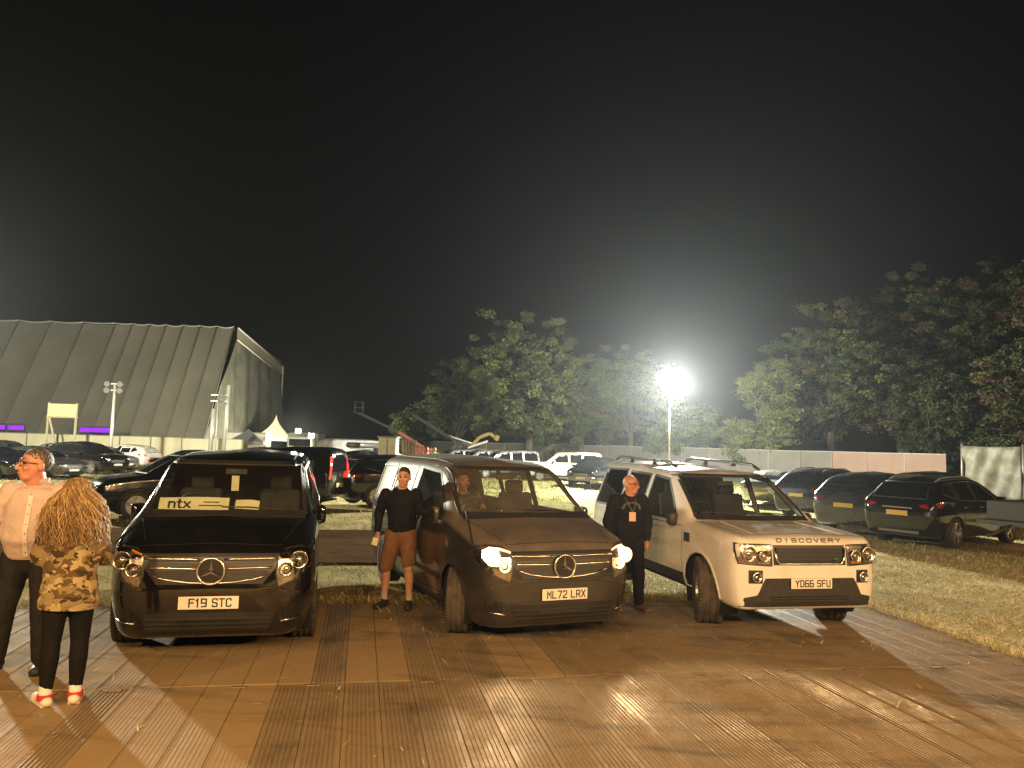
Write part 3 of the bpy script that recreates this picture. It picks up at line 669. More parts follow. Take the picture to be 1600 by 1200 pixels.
# trackway planks: each panel is nine ribbed aluminium planks
def track_mat(name, al, mud, lo, hi, r0, r1, metal):
    m = bpy.data.materials.new(name); m.use_nodes = True; t = m.node_tree; b = t.nodes['Principled BSDF']
    tc = t.nodes.new('ShaderNodeTexCoord'); ge = t.nodes.new('ShaderNodeNewGeometry'); oi = t.nodes.new('ShaderNodeObjectInfo')
    n = t.nodes.new('ShaderNodeTexNoise'); n.inputs['Scale'].default_value = 1.7; n.inputs['Detail'].default_value = 8; n.inputs['Roughness'].default_value = .68
    mp = t.nodes.new('ShaderNodeMapping'); mp.inputs['Scale'].default_value = (1.3, .55, 1); mp.inputs['Rotation'].default_value = (0, 0, -TH)
    t.links.new(ge.outputs['Position'], mp.inputs['Vector']); t.links.new(mp.outputs['Vector'], n.inputs['Vector'])
    n2 = t.nodes.new('ShaderNodeTexNoise'); n2.inputs['Scale'].default_value = 26; n2.inputs['Detail'].default_value = 4
    t.links.new(mp.outputs['Vector'], n2.inputs['Vector'])
    ad = t.nodes.new('ShaderNodeMath'); ad.operation = 'MULTIPLY_ADD'; ad.inputs[1].default_value = .30
    t.links.new(n2.outputs['Fac'], ad.inputs[0]); t.links.new(n.outputs['Fac'], ad.inputs[2])
    ad2 = t.nodes.new('ShaderNodeMath'); ad2.operation = 'MULTIPLY_ADD'; ad2.inputs[1].default_value = .14
    t.links.new(oi.outputs['Random'], ad2.inputs[0]); t.links.new(ad.outputs[0], ad2.inputs[2])
    st = t.nodes.new('ShaderNodeTexNoise'); st.inputs['Scale'].default_value = .9; st.inputs['Detail'].default_value = 6; st.inputs['Roughness'].default_value = .7; st.inputs['Distortion'].default_value = 1.2
    mp2 = t.nodes.new('ShaderNodeMapping'); mp2.inputs['Scale'].default_value = (.55, 2.2, 1); mp2.inputs['Rotation'].default_value = (0, 0, .25); t.links.new(ge.outputs['Position'], mp2.inputs['Vector']); t.links.new(mp2.outputs['Vector'], st.inputs['Vector'])
    sr = t.nodes.new('ShaderNodeMapRange'); sr.inputs['From Min'].default_value = .50; sr.inputs['From Max'].default_value = .72; sr.inputs['To Min'].default_value = 1.; sr.inputs['To Max'].default_value = .42; t.links.new(st.outputs['Fac'], sr.inputs['Value'])
    r = t.nodes.new('ShaderNodeMapRange'); r.inputs['From Min'].default_value = lo; r.inputs['From Max'].default_value = hi
    t.links.new(ad2.outputs[0], r.inputs['Value'])
    mx = t.nodes.new('ShaderNodeMix'); mx.data_type = 'RGBA'; mx.inputs[6].default_value = (*al, 1); mx.inputs[7].default_value = (*mud, 1)
    t.links.new(r.outputs['Result'], mx.inputs['Factor']); sm = t.nodes.new('ShaderNodeMix'); sm.data_type = 'RGBA'; sm.blend_type = 'MULTIPLY'; sm.inputs['Factor'].default_value = 1.; t.links.new(mx.outputs[2], sm.inputs[6]); t.links.new(sr.outputs['Result'], sm.inputs[7]); t.links.new(sm.outputs[2], b.inputs['Base Color'])
    for sock, a, c in (('Roughness', r0, r1), ('Metallic', metal, 0.)):
        q = t.nodes.new('ShaderNodeMapRange'); q.inputs['To Min'].default_value = a; q.inputs['To Max'].default_value = c
        t.links.new(r.outputs['Result'], q.inputs['Value']); t.links.new(q.outputs['Result'], b.inputs[sock])
    b.inputs['Specular IOR Level'].default_value = .12
    bp = t.nodes.new('ShaderNodeBump'); bp.inputs['Strength'].default_value = .25; bp.inputs['Distance'].default_value = .006
    t.links.new(n2.outputs['Fac'], bp.inputs['Height']); t.links.new(bp.outputs['Normal'], b.inputs['Normal'])
    return m
m_track = track_mat('ribbed_aluminium', (.42, .34, .24), (.235, .170, .090), .50, .92, .32, .72, .8)
m_track2 = track_mat('muddy_aluminium', (.36, .28, .18), (.27, .195, .105), .34, .82, .46, .8, .35)
m_track3 = track_mat('shaded_muddy_aluminium', (.13, .085, .05), (.085, .052, .027), .25, .7, .8, .95, 0.)  # mud tone darkened to carry the shade over the back lane
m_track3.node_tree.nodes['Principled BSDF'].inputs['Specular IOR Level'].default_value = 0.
PW, PL, NP = 2.5, 3.3, 9
def plank_mesh(name, ribs, depth, m, w=PW/NP, L=PL-.02):
    w0 = w-.004; xs = []; mar = .026; pitch = (w0-2*mar)/ribs
    xs += [(-w0/2, -.035), (-w0/2, -.002), (-w0/2+.004, .003), (-w0/2+.010, .003), (-w0/2+.013, 0)]
    for k in range(ribs):
        a = -w0/2+mar+k*pitch
        xs += [(a+pitch*.12, 0), (a+pitch*.25, -depth), (a+pitch*.62, -depth), (a+pitch*.75, 0)]
    xs += [(w0/2-.004, 0), (w0/2, -.003), (w0/2, -.035)]
    V = [(x, -L/2, z) for x, z in xs] + [(x, L/2, z) for x, z in xs]; n = len(xs)
    F = [(i, i+1, n+i+1, n+i) for i in range(n-1)] + [tuple(range(n-1, -1, -1)), tuple(range(n, 2*n))]
    me = bpy.data.meshes.new(name); me.from_pydata(V, [], F); me.materials.append(m); me.update(); return me
pk_deep = plank_mesh('ribbed_plank', 7, .008, m_track); pk_mud = plank_mesh('muddy_plank', 7, .0014, m_track2)
bm = B(); bm_box(bm, (0, 0, 0), (.12, .045, .008), None, .003); CONN = bpy.data.meshes.new('connector'); bm.to_mesh(CONN); bm.free(); CONN.materials.append(mat('connector_steel', (.22, .17, .12), .5, .5))
track = empty('trackway'); tag(track, kind='structure'); 
for row in range(3):
    for col in range(-5, 3):
        a0 = -.60 + PW*col; b0 = 6.8 - PL*(2-row) + (0)
        p = empty('panel', tw(a0+PW/2, b0+PL/2, random.uniform(-.003, .003)), TH + random.uniform(-.002, .002), track); p.rotation_euler.x = random.uniform(-.0012, .0012)
        for cx in (-.95, .0, .95): link('connector', CONN, None, p, False, loc=(cx, PL/2-.06, .004), rot=(0, 0, 0))
        deep = (col == 0 and row < 2) or (row >= 1 and col >= 1)
        for k in range(NP):
            link('plank', pk_deep if deep or random.random() < .12 else pk_mud, None, p, smooth=False, loc=(-PW/2+(k+.5)*PW/NP, 0, random.uniform(-.0012, .0012)))
# second lane behind the vehicles, ribs across
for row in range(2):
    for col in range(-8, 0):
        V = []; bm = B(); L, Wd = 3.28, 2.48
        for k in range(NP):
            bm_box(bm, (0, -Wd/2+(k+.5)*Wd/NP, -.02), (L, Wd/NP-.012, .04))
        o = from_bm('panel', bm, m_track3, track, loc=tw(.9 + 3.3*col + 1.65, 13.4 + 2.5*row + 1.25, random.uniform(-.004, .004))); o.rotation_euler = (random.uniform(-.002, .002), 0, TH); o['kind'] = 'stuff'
def on_track(x, y):
    a = x*E1.x + y*E1.y; b = x*E2.x + y*E2.y
    return ((a < 6.93) & (b < 10.12)) | ((a < .95) & (b > 13.38) & (b < 18.42))

# grass and trampled straw
def blades(name, N, box, lo, hi, wid, lie, cols, seed, stray=False, clump=.55):
    g = np.random.default_rng(seed)
    x = g.uniform(box[0], box[1], N); y = box[2] + (box[3]-box[2])*g.uniform(0, 1, N)
    nzv = np.sin(x*1.9+2*np.sin(y*.8))*np.sin(y*2.3+x*.7) + .6*np.sin(x*5.3+y*3.7)
    ea, eb = x*E1.x + y*E1.y, x*E2.x + y*E2.y
    edge = ((np.abs(ea-6.95) < .16) & (eb < 10.2)) | ((np.abs(eb-10.14) < .2) & (ea < 7))
    k = (edge if stray == 'edge' else on_track(x, y) if stray else ~on_track(x, y)) & (nzv + g.normal(0, .9, N) > -clump)
    k &= np.abs(x) < y*.72 + 3
    x, y = x[k], y[k]; n = len(x)
    ang = g.uniform(0, 2*PI, n); ln = g.uniform(lo, hi, n); el = np.clip(g.normal(lie, .28, n), .04, 1.4)
    dx, dy, dz = np.cos(ang)*np.cos(el), np.sin(ang)*np.cos(el), np.sin(el)
    px, py = -np.sin(ang)*wid*.5, np.cos(ang)*wid*.5
    z0 = np.full(n, .004 if stray else -.034)
    P = np.zeros((n, 5, 3))
    P[:, 0] = np.stack([x-px, y-py, z0], 1); P[:, 1] = np.stack([x+px, y+py, z0], 1)
    mx_, my_, mz = x+dx*ln*.55, y+dy*ln*.55, z0+dz*ln*.6
    P[:, 2] = np.stack([mx_+px*.8, my_+py*.8, mz], 1); P[:, 3] = np.stack([mx_-px*.8, my_-py*.8, mz], 1)
    P[:, 4] = np.stack([x+dx*ln, y+dy*ln, z0+dz*ln*.85], 1)
    me = bpy.data.meshes.new(name); base = np.arange(n)[:, None]*5
    me.vertices.add(n*5); me.vertices.foreach_set('co', P.ravel())
    loops = np.concatenate([base+np.array([0, 1, 2, 3]), base+np.array([3, 2, 4])], 1).ravel()
    me.loops.add(len(loops)); me.loops.foreach_set('vertex_index', loops)
    st = (np.arange(n)[:, None]*7 + np.array([0, 4])).ravel(); me.polygons.add(2*n); me.polygons.foreach_set('loop_start', st)
    mi = np.repeat(g.integers(0, len(cols), n), 2); me.polygons.foreach_set('material_index', mi.astype(np.int32))
    for c in cols: me.materials.append(c)
    me.update(calc_edges=True); me.validate()
    o = bpy.data.objects.new(name, me); COL.objects.link(o); tag(o, kind='stuff'); return o
straw = [mat('straw', (.70, .58, .31), .8, spec=.05), mat('pale_straw', (.80, .70, .46), .8, spec=.1), mat('dull_straw', (.42, .33, .15), .85, spec=.05)]
green = [mat('grass_green', (.20, .22, .06), .7, spec=.05), mat('grass_yellow', (.46, .40, .15), .75, spec=.05), mat('grass_olive', (.30, .28, .085), .75, spec=.05)]
blades('straw', 52000, (-12, 16, 9.5, 15.5), .05, .17, .007, .14, straw, 1)
blades('straw', 60000, (4, 13, 7.8, 17.5), .05, .16, .008, .16, straw+green[1:], 9, clump=.8)
blades('grass', 36000, (-12, 16, 9.8, 16.0), .03, .09, .007, .7, green, 2)
blades('grass', 50000, (-24, 22, 15.5, 30), .05, .14, .013, .6, green+straw[:1], 3, clump=.9)
blades('grass', 40000, (-34, 32, 30, 58), .08, .20, .028, .7, green, 4, clump=1.4)

blades('stray_straw', 2600, (-9, 7, 8.2, 10.8), .04, .14, .006, .06, straw, 31, stray=True, clump=.2)
blades('stray_straw', 700, (-8, 7, 5.0, 8.6), .04, .12, .006, .05, straw, 32, stray=True, clump=-.4)
blades('edge_tufts', 150000, (-9, 8, 6.5, 12.2), .06, .17, .008, .42, straw+green[1:], 33, stray='edge', clump=.5)
# boundary hoarding
m_board = mat('hoarding_board', (.105, .10, .083), .75, nz=(1.1, (.08, .076, .064), .35, .75), bump=(7, .12))
m_boardp = mat('hoarding_board_warm_lit', (.17, .11, .08), .75, nz=(1.1, (.135, .085, .062), .35, .75), bump=(7, .12))  # pink is warm lamp light put into the board colour
m_boardc = mat('hoarding_board_cream', (.62, .58, .40), .75, nz=(1.1, (.50, .47, .32), .35, .75), bump=(7, .15))
m_post = mat('galvanised_post', (.19, .185, .16), .5, .5)
m_rail = mat('pale_capping', (.24, .23, .19), .6)
def hoarding(name, label, pts, h, w, mats_at, cap=True):
    root = empty(name, (pts[0][0], pts[0][1], 0)); O = Vector((pts[0][0], pts[0][1], 0)); tag(root, label, 'fence')
    i = 0; shared = {}
    for a, b in zip(pts, pts[1:]):
        a, b = Vector((*a, 0)), Vector((*b, 0)); n = max(1, round((b-a).length/w)); d = (b-a)/n; ang = math.atan2(d.y, d.x)
        for k in range(n):
            m = mats_at(i, n); key = (round(d.length, 3), m.name)
            if key not in shared:
                q = B(); bm_box(q, (0, 0, h/2), (d.length-.03, .03, h), None, .004)
                for zz in (.5, h-.35): bm_box(q, (0, .05, zz), (d.length-.05, .06, .09))
                me = bpy.data.meshes.new('fence_panel'); q.to_mesh(me); q.free(); me.materials.append(m); shared[key] = me
                q = B(); bm_box(q, (0, -.02, h/2), (.06, .06, h+.03)); me = bpy.data.meshes.new('fence_post'); q.to_mesh(me); q.free(); me.materials.append(m_post); shared[key+('p',)] = me
                q = B(); bm_box(q, (0, -.005, h+.028), (d.length, .075, .045)); me = bpy.data.meshes.new('capping_rail'); q.to_mesh(me); q.free(); me.materials.append(m_rail); shared[key+('c',)] = me
            c = a + d*(k+.5) - O; c.z = -.03 + random.uniform(-.015, .015)
            link('panel', shared[key], None, root, False, loc=c, rot=(random.uniform(-.012, .012), 0, ang))
            if k % 1 == 0: link('post', shared[key+('p',)], None, root, False, loc=a+d*k-O+Vector((0, -.03, 0)), rot=(0, 0, ang))
            if cap: link('capping', shared[key+('c',)], None, root, False, loc=c, rot=(0, random.uniform(-.003, .003), ang))
            i += 1
    return root
hoarding('hoarding_fence', 'long grey panel hoarding in front of the trees, ending in pinkish warm lit panels', [(-9, 80), (-2.3, 75), (20.9, 55), (26.0, 45.5)], 2.42, 2.4, lambda i, n: m_boardp if i >= 17 else m_board)
hoarding('hoarding_fence', 'cream panel hoarding in front of the big grey marquee', [(-46, 58), (-20.2, 58)], 2.0, 2.4, lambda i, n: m_boardc)
# taller tarpaulin screen at the right
m_tarp = mat('tarpaulin', (.10, .10, .072), .6, nz=(2.5, (.19, .185, .13), .45, .75), bump=(2.2, .9))
scr = empty('tarpaulin_screen', (25.2, 42.6, 0)); tag(scr, 'tall grey green tarpaulin screen between pale posts', 'fence')
def tarp_sheet(name, a, b, h, seed):
    g = np.random.default_rng(seed); nx, nz_ = 24, 16; V = []; F = []; a = Vector(a); b = Vector(b); d = (b-a); no = Vector((d.y, -d.x, 0)).normalized()
    ph = g.uniform(0, 6, 6)
    for j in range(nz_+1):
        for i in range(nx+1):
            u, v = i/nx, j/nz_; w = .10*math.sin(u*9+ph[0]+v*3)*math.sin(v*PI)**.5 + .05*math.sin(u*21+ph[1]-v*7) + .03*math.sin(v*17+ph[2])
            p = a + d*u + no*w; p.z = .05 + (h-.05)*v - .05*math.sin(u*PI)*(v); V.append(p)
    for j in range(nz_):
        for i in range(nx): q = j*(nx+1)+i; F.append((q, q+1, q+nx+2, q+nx+1))
    o = from_py(name, V, F, m_tarp, scr, smooth=True); md = o.modifiers.new('s', 'SOLIDIFY'); md.thickness = .01; return o
for k, (a, b) in enumerate((((0, 0, 0), (1.75, -2.4, 0)), ((1.78, -2.44, 0), (3.7, -5.0, 0)), ((3.73, -5.04, 0), (5.6, -7.6, 0)))):
    tarp_sheet('tarpaulin', a, b, 2.9, k)
    bm = B(); bm_tube(bm, [(a[0], a[1], -.1), (a[0]+.02, a[1], 3.0)], .07, 10); bm_box(bm, (a[0], a[1], .05), (.6, .25, .14), None, .03)
    from_bm('post', bm, m_post, scr, smooth=True)

# the big marquee
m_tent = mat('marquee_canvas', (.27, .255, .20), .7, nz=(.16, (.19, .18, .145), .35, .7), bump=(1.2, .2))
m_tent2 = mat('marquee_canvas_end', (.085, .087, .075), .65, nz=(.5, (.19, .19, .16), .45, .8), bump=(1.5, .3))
m_tape = mat('white_edge_tube', (.55, .55, .48), .5)
m_purple = mat('purple_lit_window', (.2, .02, .5), .5, emit=(.36, .03, 1.), estr=.9)
tent = empty('marquee', (-28.2, 70, 0)); tag(tent, 'huge dark grey marquee with sloping ribbed sides and purple lit windows', 'marquee')
HT = 13.3; NB = 30; BW = 1.72
def sheet_grid(name, P00, P10, P01, P11, m, n=8, sag=.12, parent=tent):
    P00, P10, P01, P11 = map(Vector, (P00, P10, P01, P11)); no = (P10-P00).cross(P01-P00).normalized(); V = []; F = []
    for j in range(n+1):
        for i in range(n+1):
            u, v = i/n, j/n; V.append(P00*(1-u)*(1-v)+P10*u*(1-v)+P01*(1-u)*v+P11*u*v - no*sag*math.sin(PI*u)*(.4+.6*math.sin(PI*v)))
    for j in range(n):
        for i in range(n): q = j*(n+1)+i; F.append((q, q+1, q+n+2, q+n+1))
    return from_py(name, V, F, m, parent, smooth=True)
xs = [0]; 
for k in range(NB): xs.append(xs[-1] - (1.72 if k < 7 else 3.3))
xs = [x for x in xs if x > -48]
for k in range(len(xs)-1):
    x1, x0 = xs[k]-.004, xs[k+1]+.004; dz = random.uniform(-.04, .04)
    sheet_grid('canvas_panel', (x0, 0, 1.2), (x1, 0, 1.2), (x0-.3, 7, HT+dz), (x1-.3, 7, HT+dz), m_tent, sag=.07 if k < 7 else .12)
    sheet_grid('wall_panel', (x0, 0, 0), (x1, 0, 0), (x0, 0, 1.18), (x1, 0, 1.18), m_tent, n=3, sag=.04)
    sheet_grid('roof_panel', (x0-.3, 7.02, HT+dz+.02), (x1-.3, 7.02, HT+dz+.02), (x0-.3, 24, HT-1.6), (x1-.3, 24, HT-1.6), m_tent, n=4, sag=.2)
    bm = B(); bm_tube(bm, [(xs[k], -.05, 0), (xs[k], -.05, 1.2), (xs[k]-.3, 6.93, HT+.08)], .045, 6); from_bm('frame_rib', bm, m_tent, tent, smooth=True)
    sag = random.uniform(.05, .16); bm = B(); bm_tube(bm, [(x0-.3 + (x1-x0)*i/6, 6.95, HT+.12 - sag*math.sin(PI*i/6)) for i in range(7)], .07, 6); from_bm('edge_tube', bm, m_tape, tent, smooth=True)
# end wall, in upright cloths, with a header band
EY = [0, 3.4, 7.2, 11, 14.6, 18.4, 22.6]
def ztop(y): return 1.2 + (HT-1.25)*y/7 if y < 7 else HT - .1 - (y-7)*.135
for a, b in zip(EY, EY[1:]):
    xa, xb = 0., 0.
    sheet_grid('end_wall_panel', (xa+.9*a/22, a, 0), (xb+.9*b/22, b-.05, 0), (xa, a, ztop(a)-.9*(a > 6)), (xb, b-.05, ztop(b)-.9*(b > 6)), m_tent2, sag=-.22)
sheet_grid('header_band', (.05, 7, HT-1.15), (.05, 22.8, ztop(22.8)-1.05), (.05, 7, HT), (.05, 22.8, ztop(22.8)), m_tent, n=6, sag=0)
for dz, y0 in ((.02, 7), (-1.2, 7)):
    bm = B(); bm_tube(bm, [(.12, y0, HT+dz), (.12, 22.9, ztop(22.9)+dz)], .075, 6); from_bm('edge_tube', bm, m_tape, tent, smooth=True)
bm = B(); bm_tube(bm, [(.1, 22.9, 0), (.1, 22.9, ztop(22.9)+.1)], .09, 6); from_bm('frame_rib', bm, m_tape, tent, smooth=True)
for x, w in ((-9.8, 2.7), (-17.0, 1.4), (-18.9, 1.7), (-30.0, 1.5)):
    bm = B(); bm_box(bm, (x, -.15, 2.46), (w, .08, .40), None, .02); f = from_bm('lit_window', bm, m_purple, tent)
    bm = B(); bm_box(bm, (x, -.13, 2.78), (w+.2, .14, .08)); bm_box(bm, (x, -.13, 2.18), (w+.2, .14, .08)); from_bm('window_frame', bm, m_tent2, f)

# ---------------------------------------------------------------- trees
leafm = []
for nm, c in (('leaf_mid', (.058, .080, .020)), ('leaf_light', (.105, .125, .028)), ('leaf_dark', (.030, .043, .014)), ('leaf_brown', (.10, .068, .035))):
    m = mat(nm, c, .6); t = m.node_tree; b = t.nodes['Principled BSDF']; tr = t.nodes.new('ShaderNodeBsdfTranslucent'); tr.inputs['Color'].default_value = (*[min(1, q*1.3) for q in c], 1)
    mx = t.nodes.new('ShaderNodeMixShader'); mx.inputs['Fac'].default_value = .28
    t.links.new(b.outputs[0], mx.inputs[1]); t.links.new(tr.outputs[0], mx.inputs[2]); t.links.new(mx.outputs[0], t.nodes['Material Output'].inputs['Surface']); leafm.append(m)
m_bark = mat('bark', (.085, .07, .05), .9, nz=(4, (.05, .04, .03), .4, .7), bump=(12, .8))
def tree(label, x, y, h, rx, ry, seed, base=.12, n_clump=150, leaf=.30, mixp=(.4, .25, .3, .05), group='trees behind the hoarding', lump=.35, per=60):
    g = np.random.default_rng(seed); root = empty('broadleaf_tree', (x, y, 0), g.uniform(0, 6)); tag(root, label, 'tree', group)
    z0 = h*base; cz = (z0+h)/2; rz = (h-z0)/2
    # lobes give the crown an uneven outline, clumps sit round the lobes
    nl = 9; lob = []
    for i in range(nl):
        a = 2*PI*i/nl + g.uniform(-.4, .4); e = g.uniform(-.9, 1.0); rr = g.uniform(.42, .72)
        lob.append((np.array([math.cos(a)*math.cos(e)*rx*rr, math.sin(a)*math.cos(e)*ry*rr, cz + math.sin(e)*rz*rr]), g.uniform(.30, .52)*min(rx, rz)))
    lob.append((np.array([0, 0, cz+rz*.45]), .5*min(rx, rz)))
    C = []
    while len(C) < n_clump*1.35:
        c, r = lob[g.integers(0, len(lob))]; d = g.normal(0, 1, 3); d /= np.linalg.norm(d); p = c + d*r*g.uniform(.75, 1.15)
        if p[2] > z0*.6: C.append((p, g.uniform(.45, 1.0)*lump*2.2))
    P = []; MI = []
    for p, s in C:
        k = int(per*3.2*g.uniform(.6, 1.3)); q = p + g.normal(0, 1, (k, 3))*np.array([s, s, s*.55])*.42
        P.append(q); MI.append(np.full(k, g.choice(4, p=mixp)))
    P = np.concatenate(P); MI = np.concatenate(MI); n = len(P)
    sw = g.random(n) < .25; MI[sw] = g.choice(4, size=sw.sum(), p=mixp)
    u = g.normal(0, 1, (n, 3)); u[:, 2] *= .6; u /= np.linalg.norm(u, axis=1)[:, None]; w = np.cross(u, g.normal(0, 1, (n, 3))); w /= np.linalg.norm(w, axis=1)[:, None]
    L = leaf*.68*g.uniform(.6, 1.25, n)[:, None]; V = np.zeros((n, 4, 3))
    V[:, 0] = P - u*L*.6; V[:, 1] = P + w*L*.34; V[:, 2] = P + u*L*.6; V[:, 3] = P - w*L*.34 + np.cross(u, w)*L*.12
    me = bpy.data.meshes.new('crown'); me.vertices.add(4*n); me.vertices.foreach_set('co', V.ravel()); me.loops.add(4*n); me.loops.foreach_set('vertex_index', np.arange(4*n))
    me.polygons.add(n); me.polygons.foreach_set('loop_start', np.arange(n)*4); me.polygons.foreach_set('material_index', MI.astype(np.int32))
    for m in leafm: me.materials.append(m)
    me.update(calc_edges=True); o = bpy.data.objects.new('crown', me); COL.objects.link(o); o.parent = root; o['kind'] = 'stuff'
    bm = B(); bm_tube(bm, [(0, 0, -.1), (.05, .03, h*.18), (-.05, .05, h*.40), (.05, 0, h*.72)], [.022*h+.08, .018*h+.05, .012*h+.03, .03], 9)
    for c, r in lob: bm_tube(bm, [(0, 0, h*g.uniform(.16, .38)), tuple(np.array([c[0]*.5, c[1]*.5, (c[2]+h*.3)/2])), tuple(c)], [.009*h, .006*h, .02], 6)
    from_bm('trunk', bm, m_bark, root, smooth=True); return root
tree('wide pale green tree left of the bright floodlight', 1.6, 64, 13.6, 6.2, 5, 11, n_clump=240, leaf=.34, mixp=(.35, .40, .2, .05))
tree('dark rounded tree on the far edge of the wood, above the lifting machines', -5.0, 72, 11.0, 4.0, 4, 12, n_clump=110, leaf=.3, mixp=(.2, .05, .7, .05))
tree('low bushy tree directly left of the floodlight mast', 6.2, 67, 10.2, 4.6, 4, 13, n_clump=150, mixp=(.45, .25, .2, .1))
tree('hazy tree close behind the floodlight mast', 11.0, 70, 11.5, 5.0, 4.5, 14, n_clump=150, mixp=(.45, .2, .3, .05))
tree('short round bush tree right of the floodlight mast', 14.0, 63, 6.6, 3.4, 3, 15, base=.06, n_clump=110, mixp=(.5, .25, .2, .05))
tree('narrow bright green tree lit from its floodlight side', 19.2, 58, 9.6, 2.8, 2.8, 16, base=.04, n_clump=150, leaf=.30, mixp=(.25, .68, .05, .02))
tree('broad dim tree behind the narrow bright green tree', 26.0, 62, 15.5, 6.4, 5, 17, base=.05, n_clump=240, leaf=.34, mixp=(.5, .15, .3, .05))
tree('tall dark brownish tree rising over the pinkish panels', 34.0, 66, 20.5, 7.6, 6, 18, base=.06, n_clump=260, leaf=.36, mixp=(.3, .05, .45, .2))
tree('tallest tree above the tarpaulin screen', 41.5, 64, 21.5, 7.0, 6, 19, base=.05, n_clump=240, leaf=.36, mixp=(.25, .05, .45, .25))
tree('brown tinted tree overhanging the tarpaulin screen', 34.6, 50, 12.2, 4.6, 4.2, 20, base=.08, n_clump=170, leaf=.3, mixp=(.2, .05, .3, .45))
tree('low dark tree behind the pinkish panels', 31.0, 56, 9.0, 4.4, 3.6, 21, base=.04, n_clump=160, mixp=(.3, .08, .6, .02))
tree('small lone tree behind the pale storage cabinet', -10.4, 78, 6.2, 1.9, 1.8, 22, base=.05, n_clump=70, mixp=(.4, .3, .25, .05))
# ---------------------------------------------------------------- parked cars
SALOON = [(0,.35,.45,.55,.5,.5,.60,.42,.645,.66),(.06,.22,.66,.76,.5,.72,.66,.60,.71,.73),(.2,.18,.76,.86,.52,.83,.73,.68,.785,.81),(.6,.17,.80,.90,.55,.88,.80,.73,.865,.90),
 (1.25,.17,.80,.91,.56,.885,.86,.75,.925,.96),(1.5,.17,.80,.91,.56,.885,.875,.70,1.07,1.12),(2.1,.17,.80,.91,.56,.885,.89,.585,1.35,1.395),(2.6,.17,.80,.91,.56,.885,.91,.57,1.39,1.44),
 (3.3,.17,.80,.91,.56,.885,.92,.57,1.35,1.40),(3.9,.17,.80,.91,.58,.885,.93,.66,1.10,1.14),(4.15,.18,.79,.90,.6,.875,.94,.72,1.0,1.03),(4.6,.22,.74,.85,.6,.82,.92,.70,.96,.99),(4.75,.34,.6,.72,.6,.7,.84,.6,.875,.885)]
SUV = [(0,.40,.45,.58,.6,.54,.72,.46,.765,.78),(.06,.28,.68,.80,.6,.76,.80,.64,.86,.88),(.2,.24,.80,.89,.6,.86,.89,.72,.95,.975),(.6,.22,.82,.915,.62,.89,.96,.77,1.03,1.06),
 (1.05,.22,.82,.92,.64,.90,1.0,.79,1.085,1.125),(1.3,.22,.82,.92,.64,.90,1.01,.74,1.25,1.30),(1.95,.22,.82,.92,.64,.90,1.03,.61,1.56,1.61),(2.5,.22,.82,.92,.64,.90,1.05,.60,1.62,1.67),
 (3.5,.22,.82,.92,.64,.90,1.09,.59,1.58,1.64),(4.05,.22,.82,.915,.66,.885,1.10,.60,1.48,1.55),(4.32,.24,.80,.89,.66,.86,1.08,.635,1.28,1.33),(4.45,.30,.73,.85,.66,.82,1.0,.67,1.07,1.10),(4.5,.42,.62,.76,.66,.73,.88,.62,.93,.95)]
def scaled(rows, sy, sz, sx=1.): return [(r[0]*sy, r[1], r[2]*sx, r[3]*sx, r[4]*sz, r[5]*sx, r[6]*sz, r[7]*sx, r[8]*sz, r[9]*sz) for r in rows]
tyre_b, rim_b = wheel_meshes('road', .33, .225, .235, m_alloy, m_tyre, tread=False)
tyre_k, rim_k = wheel_meshes('twin_spoke', .355, .235, .240, m_alloy, m_tyre, tread=False, twin=True)
